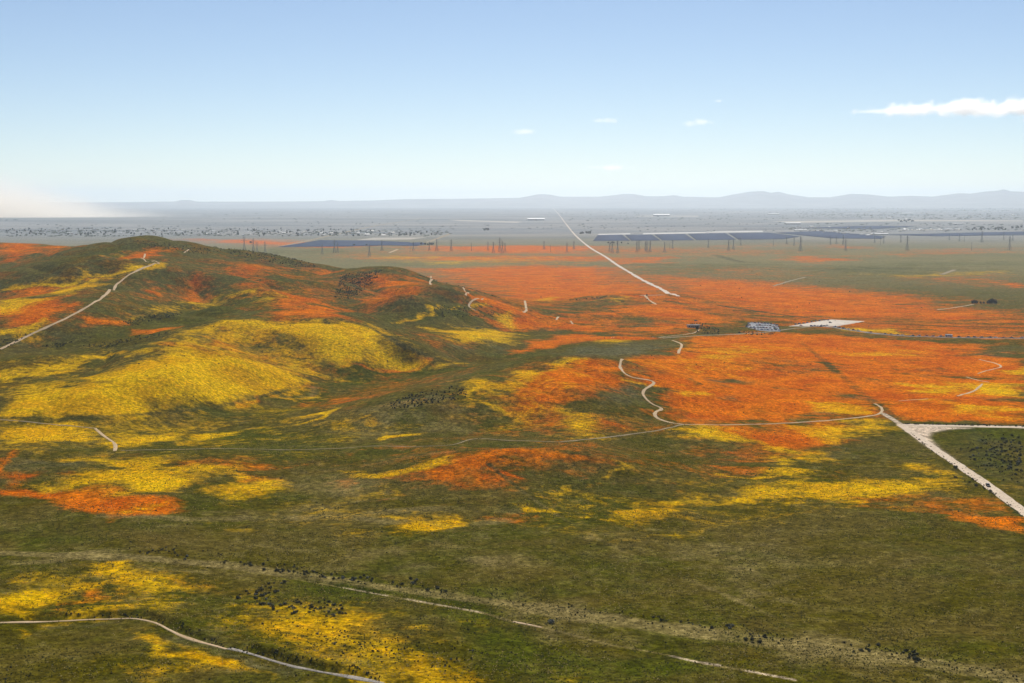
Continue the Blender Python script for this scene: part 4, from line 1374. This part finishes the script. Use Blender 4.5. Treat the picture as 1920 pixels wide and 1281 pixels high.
# the uncounted rest of the scrub: one low mesh of leaf clumps
def scrub():
    rg = np.random.default_rng(8)
    jobs = [([(700,770),(770,740),(860,722),(882,742),(850,752),(770,765)], 170, .8), ([(400,462),(520,474),(600,500),(560,502),(440,480)], 420, 1.0), ([(240,448),(420,470),(380,478),(280,462)], 200, .9),
            ([(625,560),(640,515),(720,506),(700,530),(660,562)], 420, 1.0), ([(800,572),(870,575),(960,595),(830,596)], 130, .9), ([(1290,606),(1320,606),(1350,616),(1350,628),(1310,626)], 110, 1.1), ([(1375,620),(1455,623),(1450,629),(1385,628)], 50, 1.0),
            ([(70,650),(140,640),(110,652)], 40, .9), ([(150,650),(260,630),(330,622),(200,652)], 120, .8), ([(230,604),(330,580),(345,588),(250,612)], 130, .8), ([(0,635),(60,625),(20,650),(0,655)], 40, .8),
            ([(740,506),(840,530),(940,560),(930,556),(830,527)], 80, .9), ([(1050,565),(1140,555),(1130,560)], 50, 1.0), ([(1790,842),(1850,814),(1920,810),(1920,905),(1880,905),(1800,860)], 170, .65),
            ([(1690,795),(1920,799),(1920,800.5),(1690,796)], 90, .9), ([(1700,806),(1760,848),(1850,912),(1920,968),(1920,972),(1850,918),(1740,842)], 70, .6),
            ([(0,990),(1920,990),(1920,1281),(0,1281)], 330, .42), ([(0,690),(1920,690),(1920,990),(0,990)], 360, .5), ([(0,560),(1920,570),(1920,690),(0,690)], 200, .7),
            ([(240,1010),(700,1080),(1900,1250),(1900,1270),(700,1100),(240,1030)], 160, .5), ([(560,1175),(900,1210),(880,1265),(640,1235)], 90, .45), ([(100,1155),(280,1150),(430,1208),(720,1268),(700,1275),(420,1215),(280,1160)], 130, .45),
            ([(1000,480),(1920,480),(1920,600),(1000,560)], 70, 1.2)]
    uv, sz = [], []
    for poly, n, s in jobs:
        uv += scatter_px(poly, n, rg)
        sz += list(s * rg.uniform(.55, 1.35, n))
    P = at_many(uv)
    base = leafy('t', 99, 1, 1, 1, 26, .42, M['sage'], 4, 0, .8)
    bv = np.zeros(len(base.vertices) * 3)
    base.vertices.foreach_get('co', bv)
    bv = bv.reshape(-1, 3)
    bpy.data.meshes.remove(base)
    nb = len(bv)
    V, F = [], []
    f0 = np.arange(nb).reshape(-1, 4)
    for k, p in enumerate(P):
        a = rg.uniform(0, 6.28)
        c, s = math.cos(a), math.sin(a)
        q = bv * sz[k]
        V.append(np.c_[q[:, 0] * c - q[:, 1] * s + p[0], q[:, 0] * s + q[:, 1] * c + p[1], q[:, 2] * .9 + p[2] - .04])
        F.append(f0 + k * nb)
    o = new_obj('scrub', from_np('scrub', np.concatenate(V), np.concatenate(F), M['sage']))
    tag(o, 'scattered low dark scrub over the hills and meadows', 'scrub', kind='stuff')
scrub()

# grass and stem tufts on the nearest ground, too many to count: three sheets of small leaning tufts
def tufts():
    rg = np.random.default_rng(41)
    cols = {'dry': mat('dry_straw_stems', (.20, .155, .055), .95, .05, .2, .5), 'dark': mat('dark_forb_leaves', (.024, .027, .003), .95, .05, .25, .5), 'olive': mat('olive_grass_blades', (.085, .072, .004), .95, .05, .25, .5)}
    for nm, n in (('dry', 34000), ('dark', 46000), ('olive', 36000)):
        th = rg.uniform(R(-21.5), R(21.5), n)
        r = 430 * (1050 / 430) ** rg.random(n)
        x, y = np.sin(th) * r, np.cos(th) * r
        keep = vnoise(x, y, 30, 61 if nm == 'dry' else 62 if nm == 'dark' else 63) * .7 + vnoise(x, y, 7, 64) * .3 + rg.uniform(-.15, .15, n) > .47
        x, y = x[keep], y[keep]
        n = len(x)
        z = height(x, y)
        w = rg.uniform(.16, .42, n) * (1.25 if nm == 'dark' else 1)
        h = rg.uniform(.18, .5, n)
        a = rg.uniform(0, 6.28, n)
        V = np.zeros((n, 5, 3))
        for k in range(4):
            V[:, k, 0] = x + np.cos(a + k * 1.571) * w
            V[:, k, 1] = y + np.sin(a + k * 1.571) * w
            V[:, k, 2] = z - .04
        V[:, 4, 0] = x + rg.normal(0, .12, n)
        V[:, 4, 1] = y + rg.normal(0, .12, n)
        V[:, 4, 2] = z + h
        f = np.array([(0, 1, 4), (1, 2, 4), (2, 3, 4), (3, 0, 4)])
        F = (f[None] + (np.arange(n) * 5)[:, None, None]).reshape(-1, 3)
        o = new_obj(nm + '_grass', from_np(nm + '_grass', V.reshape(-1, 3), F, cols[nm]))
        tag(o, {'dry': 'dry straw-coloured grass tufts across the near meadow', 'dark': 'dark leafy tufts speckled through the near meadow', 'olive': 'olive grass tufts across the near meadow'}[nm], 'grass', kind='stuff')
tufts()

CROWN = [leafy('tree_crown', 120 + k, 3.0, 3.0, 5.2, 340, .5, M['leaf'], 8, 1.2) for k in range(3)]
tb = bmesh.new()
bmesh.ops.create_cone(tb, segments=8, radius1=.32, radius2=.14, depth=3.6, cap_ends=True, matrix=Matrix.Translation((0, 0, 1.75)))
for a, tilt in ((.4, .7), (2.4, .6), (4.4, .8)):
    bmesh.ops.create_cone(tb, segments=6, radius1=.13, radius2=.05, depth=2.4, cap_ends=True,
                          matrix=Matrix.Translation((math.cos(a) * .7, math.sin(a) * .7, 3.9)) @ Matrix.Rotation(a, 4, 'Z') @ Matrix.Rotation(tilt, 4, 'Y'))
TRUNK = bm_mesh('tree_trunk', tb, M['bark'])
def tree(u, v, s, label, group=None, wide=1.0):
    p = at(u, v, 3700 if v < 480 else 0)
    t = new_obj('tree', None, None, p)
    t.scale = (s * wide, s * wide, s)
    t.rotation_euler = (0, 0, random.uniform(0, 6.28))
    tag(t, label, 'tree', group)
    new_obj('trunk', TRUNK, t)
    new_obj('crown', random.choice(CROWN), t)
for k, (u, s) in enumerate([(1823, 1.0), (1827, 1.1), (1831, .95), (1839, .6), (1845, .6), (1852, .9), (1856, 1.2), (1860, 1.35), (1864, 1.2), (1867, .9)]):
    tree(u, 570, s, f"dark tree in the grove out on the plain, {ORD[k]} from its farm track end", 'grove of trees on the plain', 1.25)
tree(1307, 619, .75, 'small dark tree beside the visitor building')
tree(1213, 555.5, .5, 'small dark tree at the fork of the spur road on the low rise')
tree(470, 456, 1.3, 'lone dark tree in the poppies beyond the long hill', None, 2)
tree(664, 461, 1.2, 'lone dark tree at the edge of the blue solar field', None, 1.8)
tree(687, 461, 1.0, 'lone dark tree right behind the tall pylon near the blue solar field', None, 1.8)

# ------------------------------------------------------------------ visitor building (low, half buried)
def visitor():
    p = at(1300, 614)
    root = new_obj('visitor_building', None, None, p)
    root.rotation_euler = (0, 0, R(8))
    tag(root, 'low tan visitor building with flat roof among shrubs', 'building')
    b = bmesh.new(); box(b, (-8, -3.5, -.4), (8, 3.5, 3.0)); new_obj('wall', bm_mesh('visitor_wall', b, M['wall_tan']), root)
    b = bmesh.new(); box(b, (-8.6, -4.1, 3.003), (8.6, 4.1, 3.4)); new_obj('roof', bm_mesh('visitor_roof', b, M['roof']), root)
    for x in (-6, -2.8, 2.4, 5.4):
        b = bmesh.new(); box(b, (x - .8, -3.56, 1.0), (x + .8, -3.44, 2.3)); new_obj('window', bm_mesh('visitor_window', b, M['glass']), root)
    b = bmesh.new(); box(b, (-.8, -3.56, 0), (.4, -3.44, 2.2)); new_obj('door', bm_mesh('visitor_door', b, M['bark']), root)
visitor()

# ------------------------------------------------------------------ solar fields
def solar(uv, label, pitch=14.0):
    P = ground_points(uv, 4000)
    lo, hi = P.min(0), P.max(0)
    V, F = [], []
    y = lo[1]
    while y < hi[1]:
        xs = []
        for a in range(len(P)):
            x0, y0 = P[a]; x1, y1 = P[(a + 1) % len(P)]
            if (y0 > y) != (y1 > y):
                xs.append((x1 - x0) * (y - y0) / (y1 - y0) + x0)
        xs.sort()
        for a, b in zip(xs[::2], xs[1::2]):
            k = len(V)
            w = pitch * .42
            V += [(a, y - w, 1.7), (b, y - w, 1.7), (b, y + w, 1.9), (a, y + w, 1.9), (a, y - w, 1.6), (b, y - w, 1.6), (b, y + w, 1.8), (a, y + w, 1.8)]
            F += [(k, k + 1, k + 2, k + 3), (k + 7, k + 6, k + 5, k + 4), (k, k + 4, k + 5, k + 1), (k + 2, k + 6, k + 7, k + 3), (k + 1, k + 5, k + 6, k + 2), (k + 3, k + 7, k + 4, k)]
            n = max(2, int((b - a) / 60))
            for t in np.linspace(a + 1, b - 1, n):
                bar(V, F, (t, y, -.2), (t, y, 1.75), .25)
        y += pitch
    o = new_obj('solar_array', from_np('solar_array', V, F, M['panel']))
    tag(o, label, 'solar array', 'solar arrays on the valley floor')
solar([(1112,452.5),(1121,441.5),(1166,440.5),(1181,452)], 'dark blue solar array at the road end of the long white-edged field')
solar([(1184,452),(1172,441),(1222,440.5),(1238,451.5)], 'dark blue solar array second along the white-edged field from the road')
solar([(1242,451.5),(1227,440.5),(1284,439.5),(1302,451)], 'dark blue solar array in the middle of the white-edged field')
solar([(1306,451),(1290,439),(1360,438),(1380,450)], 'dark blue solar array fourth along the white-edged field from the road')
solar([(1385,450),(1366,438),(1440,437),(1500,444),(1470,449)], 'dark blue solar array tapering at the far end of the white-edged field')
solar([(1455,437),(1540,434),(1660,444),(1652,448.5),(1560,447.5)], 'dark blue solar array leaning in a long wedge past the white buildings')
solar([(1500,428),(1620,424),(1720,424.5),(1640,430)], 'thin dark solar array on the plain behind the wedge-shaped one')
solar([(1660,441),(1760,438.5),(1925,434.5),(1925,441),(1760,443.5)], 'very long dark blue solar array running out along the plain')
solar([(520,464),(600,451),(700,452),(770,455),(760,460),(640,463)], 'dark blue solar array beside the straight farm road beyond the hill')
solar([(700,460),(790,455),(800,458),(780,462)], 'small dark solar array between the chalky field and poppies')

# ------------------------------------------------------------------ far town: houses and trees
def house_mesh(w, d, h, roof, wall):
    bm = bmesh.new()
    box(bm, (-w, -d, -.3), (w, d, h), mi=0)
    v = [bm.verts.new(q) for q in ((-w - .5, -d - .5, h + .01), (w + .5, -d - .5, h + .01), (w + .5, d + .5, h + .01), (-w - .5, d + .5, h + .01), (-w - .2, 0, h + 2.6), (w + .2, 0, h + 2.6))]
    for f in ((0, 1, 5, 4), (2, 3, 4, 5), (1, 2, 5), (3, 0, 4), (3, 2, 1, 0)):
        bm.faces.new([v[i] for i in f]).material_index = 1
    return bm_mesh('house', bm, [wall, roof])
HOUSES = [house_mesh(9, 6, 3.4, M['roof'], M['wall']), house_mesh(11, 6, 3.2, M['roof_pale'], M['wall']), house_mesh(8, 5.5, 5.6, M['roof'], M['wall_tan']), house_mesh(12, 7, 4.5, M['roof_pale'], M['wall_tan'])]
SHED = house_mesh(34, 18, 8, M['roof_pale'], M['wall'])
LEAFY = [leafy('far_tree', 200 + k, 5, 5, 8, 34, 2.1, M['leaf'], 4, 0.6) for k in range(3)]
rt = np.random.default_rng(21)
def town(poly, n, lab, grp, s=(0.6, 1.05), pale=False):
    P = at_many(scatter_px(poly, n, rt), 4200)
    for p in P:
        o = new_obj('house', HOUSES[int(rt.integers(4)) if not pale else int(rt.choice([1, 3]))], None, p)
        q = rt.uniform(*s)
        o.scale = (q, q, q)
        o.rotation_euler = (0, 0, rt.choice([0, math.pi / 2]) + .2)
        tag(o, lab, 'house', grp)
def grove(poly, n, lab, grp, s=(.7, 1.4)):
    P = at_many(scatter_px(poly, n, rt), 4200)
    for p in P:
        o = new_obj('tree', LEAFY[int(rt.integers(3))], None, p)
        q = rt.uniform(*s)
        o.scale = (q * 1.2, q * 1.2, q)
        o.rotation_euler = (0, 0, rt.uniform(0, 6.28))
        tag(o, lab, 'tree', grp)
town([(0,431),(180,429),(400,431),(420,440),(240,441),(0,442)], 62, 'small pale house in the hazy town past the dark hill crest', 'houses of the town past the hill crest')
town([(430,431),(620,432),(700,433),(840,438),(800,443),(640,443),(440,443)], 62, 'small pale house in the hazy town behind the blue solar arrays', 'houses of the town behind the solar arrays')
town([(1480,425),(1560,424),(1660,436),(1640,443),(1500,434)], 26, 'small pale building among the solar arrays on the plain', 'buildings among the solar arrays', (.7, 1.2))
town([(1560,385),(1920,383),(1920,412),(1600,412)], 75, 'tiny pale house in the far spread-out town under the mountains', 'houses of the far spread-out town', (1.0, 1.9))
town([(1690,430),(1800,429.5),(1800,432),(1690,432.5)], 24, 'pale house in the single bright row beyond the long solar array', 'houses in the bright row', (.8, 1.1), True)
grove([(0,430),(180,428.5),(400,430),(420,441),(240,442),(0,442)], 95, 'small dark tree among the houses past the dark hill crest', 'trees of the town past the hill crest')
grove([(430,430),(620,431),(700,433),(840,437),(800,443),(640,443.5),(440,444)], 95, 'small dark tree among the houses behind the blue solar arrays', 'trees of the town behind the solar arrays')
grove([(1088,437),(1108,437),(1108,439),(1088,439)], 14, 'dark tree in the short row by the long straight road', 'tree row by the straight road', (1, 1.4))
grove([(788,457.5),(816,457.5),(816,460),(788,460)], 12, 'dark tree in the row at the end of the poppy strip', 'tree row at the poppy strip', (.7, 1))
grove([(1140,455.5),(1178,455.5),(1178,458),(1140,458)], 10, 'dark tree in the row in front of the white-edged solar field', 'tree row by the solar field', (.6, .9))
grove([(1680,414),(1715,413.5),(1712,417),(1684,417)], 14, 'dark tree in the clump on the pale field strip', 'tree clump on the pale strip', (1.3, 2))
grove([(1820,428),(1920,427),(1920,432),(1820,433)], 26, 'dark tree in the broken row beyond the long solar array', 'tree row beyond the long array', (1, 1.8))
grove([(905,430),(920,430),(920,433),(905,433)], 7, 'dark tree in the small isolated clump on the bare plain', 'small clump on the bare plain', (1.2, 1.6))
for u, v, s, lab in [(1652, 441, 1.0, 'white flat shed beside the wedge-shaped solar array'), (1501, 433.5, 1.0, 'big white shed behind the tapering solar array'), (1486, 421, 1.6, 'long white warehouse beyond the thin solar array'),
                     (1795, 421, 1.2, 'bright white shed above the bright row of houses'), (1240, 405.5, 2.6, 'very long white warehouse on the plain behind the white-edged field'), (1700, 402, 2, 'pale warehouse near the middle of the far town'),
                     (1450, 402.5, 2, 'pale warehouse standing alone at the town edge under mountains'), (1005, 413.5, 2.2, 'pale warehouse by the bare strip left of the straight road')]:
    o = new_obj('warehouse', SHED, None, at(u, v, 4200))
    o.scale = (s, s * .8, s * .8)
    tag(o, lab, 'warehouse')
# the mass of scrub, hedges and roofs over the rest of the valley floor
def valley_scrub():
    rg = np.random.default_rng(77)
    uv = []
    for poly, n in (([(0,428),(850,430),(850,444),(0,444)], 650), ([(1480,384),(1920,382),(1920,412),(1500,412)], 1300), ([(1440,420),(1920,418),(1920,434),(1500,436)], 260), ([(0,404),(1480,388),(1480,436),(0,428)], 420), ([(1040,398),(1480,388),(1480,425),(1100,430)], 260)):
        uv += scatter_px(poly, n, rg)
    P = at_many(uv, 4200)
    P = P[vnoise(P[:, 0] * .4, P[:, 1], 420, 88) * .7 + vnoise(P[:, 0], P[:, 1], 110, 89) * .3 > .47]
    base = np.array([(1, 0, 0), (0, 1, 0), (-1, 0, 0), (0, -1, 0), (.3, .2, 1), (.75, .7, .5), (-.7, .7, .55), (-.75, -.6, .5), (.7, -.7, .5)], float)
    tri = np.array([(0, 5, 4), (5, 1, 4), (1, 6, 4), (6, 2, 4), (2, 7, 4), (7, 3, 4), (3, 8, 4), (8, 0, 4)])
    V, F = [], []
    for k, p in enumerate(P):
        r = math.hypot(p[0], p[1])
        s = rg.uniform(2.2, 5.2) * (1 + r / 14000)
        V.append(base * (s * rg.uniform(.8, 2.2), s, s * rg.uniform(.6, 1.1)) + p)
        F.append(tri + k * 9)
    o = new_obj('valley_scrub', from_np('valley_scrub', np.concatenate(V), np.concatenate(F), M['leaf']))
    tag(o, 'hazy dark scrub and hedges sprinkled over the valley floor', 'scrub', kind='stuff')
valley_scrub()

# ------------------------------------------------------------------ walkers on the trail
def walker_mesh(pose):
    s = .16 * pose
    pts = [(0, 0, .92), (0, .01, 1.2), (0, .02, 1.42), (0, .03, 1.52), (0, .04, 1.66), (.1, 0, .9), (.11, s, .5), (.12, -s * .3, .06), (-.1, 0, .9), (-.11, -s, .5), (-.12, -s * 1.6, .06),
           (.2, .02, 1.42), (.25, -s, 1.12), (.24, .02 - s * .6, .86), (-.2, .02, 1.42), (-.25, s, 1.12), (-.24, .1 + s, .88)]
    ed = [(0, 1), (1, 2), (2, 3), (3, 4), (0, 5), (5, 6), (6, 7), (0, 8), (8, 9), (9, 10), (2, 11), (11, 12), (12, 13), (2, 14), (14, 15), (15, 16)]
    rad = [.15, .15, .14, .06, .11, .09, .07, .05, .09, .07, .05, .06, .045, .04, .06, .045, .04]
    me = bpy.data.meshes.new('walker')
    me.from_pydata(pts, ed, [])
    o = bpy.data.objects.new('tmp', me)
    COL.objects.link(o)
    o.modifiers.new('skin', 'SKIN')
    for k, d in enumerate(me.skin_vertices[0].data):
        d.radius = (rad[k], rad[k])
        d.use_root = k == 0
    o.modifiers.new('sub', 'SUBSURF').levels = 1
    dg = bpy.context.evaluated_depsgraph_get()
    out = bpy.data.meshes.new_from_object(o.evaluated_get(dg))
    bpy.data.objects.remove(o)
    out.materials.clear()
    out.materials.append(CARCOL['red'])
    return out
WALK = [walker_mesh(1), walker_mesh(-1)]
WPOS = [(1143, 634, 'red'), (1147, 634.6, 'white'), (1151, 634.4, 'white'), (1155, 634, 'grey'), (1167, 632, 'black'), (1170, 636, 'black'), (1182, 631, 'black'), (1204, 631.5, 'black'), (1219, 632.5, 'red'), (1224, 633, 'white'), (1226, 633.4, 'white'), (1259, 636.5, 'black')]
for k, (u, v, c) in enumerate(WPOS):
    o = new_obj('person', WALK[k % 2], None, at(u, v))
    o.material_slots[0].link = 'OBJECT'
    o.material_slots[0].material = CARCOL[c]
    o.rotation_euler = (0, 0, random.uniform(0, 6.28))
    o.scale = (1.05, 1.05, 1.05)
    tag(o, f"walker in {c} clothes on the poppy trail, {ORD[k]} towards the visitor building", 'person', 'walkers on the poppy trail')

# ------------------------------------------------------------------ clouds and dust (volumes)
def volume_material(name, color, density, size, lo, hi, g=0.0, shape='cloud', detail=5):
    m = bpy.data.materials.new(name)
    m.use_nodes = True
    nt = m.node_tree
    nt.nodes.clear()
    q = N(nt)
    out = q.new('ShaderNodeOutputMaterial')
    vol = q.new('ShaderNodeVolumePrincipled')
    vol.inputs['Color'].default_value = (*color, 1)
    vol.inputs['Anisotropy'].default_value = g
    tc = q.new('ShaderNodeTexCoord')
    sep = q.new('ShaderNodeSeparateXYZ')
    nt.links.new(tc.outputs['Object'], sep.inputs[0])
    geo = q.new('ShaderNodeNewGeometry')
    n = q.noise(geo.outputs['Position'], size, detail, .62, .3)
    if shape == 'cloud':          # object space runs -1..1: dense core, ragged thinning rim
        ln = q.new('ShaderNodeVectorMath', operation='LENGTH')
        nt.links.new(tc.outputs['Object'], ln.inputs[0])
        fall = q.math('SUBTRACT', 1.0, ln.outputs['Value'])
        x = q.math('ADD', fall, q.math('MULTIPLY', q.math('SUBTRACT', n, .5), 2.6))
        d = q.ramp(x, lo, hi, 0, density)
    else:                         # plume: dense at the ground and at its windward end, spreading upwards
        top = q.math('SUBTRACT', 1.0, q.math('MULTIPLY', q.math('ADD', sep.outputs[2], 1.0), .5))
        along = q.math('MULTIPLY', q.math('ADD', sep.outputs[0], 1.0), .5)
        hgt = q.ramp(along, 0.15, 1.0, 1.25, .05)
        zn = q.math('MULTIPLY', q.math('ADD', sep.outputs[2], 1.0), .5)
        x = q.math('SUBTRACT', hgt, zn)
        x = q.math('ADD', x, q.math('MULTIPLY', q.math('SUBTRACT', n, .5), .75))
        d = q.ramp(x, lo, hi, 0, 1)
        d = q.math('MULTIPLY', d, q.math('POWER', top, .8))
        ys = q.math('SUBTRACT', 1.0, q.math('ABSOLUTE', sep.outputs[1]))
        xs = q.math('SUBTRACT', 1.0, q.math('ABSOLUTE', sep.outputs[0]))
        d = q.math('MULTIPLY', d, q.math('MULTIPLY', q.ramp(ys, 0, .4), q.ramp(xs, 0, .1)))
        d = q.math('MULTIPLY', d, density)
    q.put(vol.inputs['Density'], d)
    nt.links.new(vol.outputs[0], out.inputs['Volume'])
    return m

CLM = volume_material('cloud_vapour', (1, 1, 1), .0060, 330, .30, .95, .6)
CLT = volume_material('thin_cloud_vapour', (1, 1, 1), .0030, 300, .35, 1.0, .6)
def puff_mesh():
    bm = bmesh.new()
    bmesh.ops.create_icosphere(bm, subdivisions=3, radius=1.0)
    return bm
CLOUDM = {}
for nm, mm in (('thick', CLM), ('thin', CLT)):
    CLOUDM[nm] = bm_mesh('cloud', puff_mesh(), mm, True)
def cloud(u, v, wpx, hpx, dist, kind, label):
    t = math.atan((u - 960) / FPX)
    e = (376 - v) / FPX * math.cos(t)
    o = new_obj('cloud', CLOUDM[kind], None, (math.sin(t) * dist, math.cos(t) * dist, CAM_H + e * dist))
    o.scale = (wpx * .5 / FPX * dist, wpx * .35 / FPX * dist, hpx * .5 / FPX * dist)
    o.rotation_euler = (0, 0, -t)
    if label: tag(o, label, 'cloud')
    return o
bank = new_obj('cloud', None)
tag(bank, 'long bright white cloud bank tapering to a wisp above the mountains', 'cloud')
for u, v, w, h, k in ((1900, 203, 170, 44, 'thick'), (1800, 204, 190, 40, 'thick'), (1700, 208, 170, 32, 'thick'), (1625, 212, 110, 16, 'thin'), (1850, 212, 240, 26, 'thin'), (1950, 206, 160, 36, 'thick')):
    o = cloud(u, v, w, h, 34000 + u, k, None)
    o.name = 'puff'
    o.parent = bank
cloud(1925, 227, 60, 16, 33000, 'thick', 'small white cloud fragment just under the long bank')
cloud(984, 249, 84, 18, 34000, 'thin', 'small flat white cloud left of the straight road, lower of a pair')
cloud(1138, 228, 60, 18, 34000, 'thin', 'small compact white cloud right above the straight road')
cloud(1312, 232, 80, 22, 34000, 'thin', 'faint broken cloud wisp between the small cloud and the long bank')
cloud(1341, 192, 36, 10, 34000, 'thin', 'tiny faint wisp highest of the small clouds')
cloud(1142, 316, 120, 18, 36000, 'thin', 'low streak of thin cloud close over the mountains')

DUST = volume_material('blown_dust', (.985, .93, .85), .0032, 420, .0, .95, .45, 'plume', 4)
def dust():
    r = 15500.0
    b = bmesh.new()
    bmesh.ops.create_cube(b, size=2.0)
    t = math.atan((75 - 960) / FPX)
    o = new_obj('dust_plume', bm_mesh('dust_plume', b, DUST), None, (math.sin(t) * r, math.cos(t) * r, 276))
    o.scale = (1700, 900, 275)
    o.rotation_euler = (0, 0, -t)
    tag(o, 'pale tan dust plume drifting over the valley floor', 'dust plume')
dust()

# ------------------------------------------------------------------ air
def haze():
    b = bmesh.new()
    bmesh.ops.create_cube(b, size=2.0)
    m = bpy.data.materials.new('haze_air')
    m.use_nodes = True
    nt = m.node_tree
    nt.nodes.clear()
    out = nt.nodes.new('ShaderNodeOutputMaterial')
    v = nt.nodes.new('ShaderNodeVolumePrincipled')
    v.inputs['Color'].default_value = (*HAZE_COLOR, 1)
    v.inputs['Density'].default_value = HAZE_DENSITY
    v.inputs['Anisotropy'].default_value = HAZE_G
    nt.links.new(v.outputs[0], out.inputs['Volume'])
    o = new_obj('haze', bm_mesh('haze', b, m), None, (0, 0, (HAZE_TOP - 6) / 2))
    o.scale = (FAR, FAR, (HAZE_TOP + 6) / 2)
    tag(o, kind='stuff')
haze()
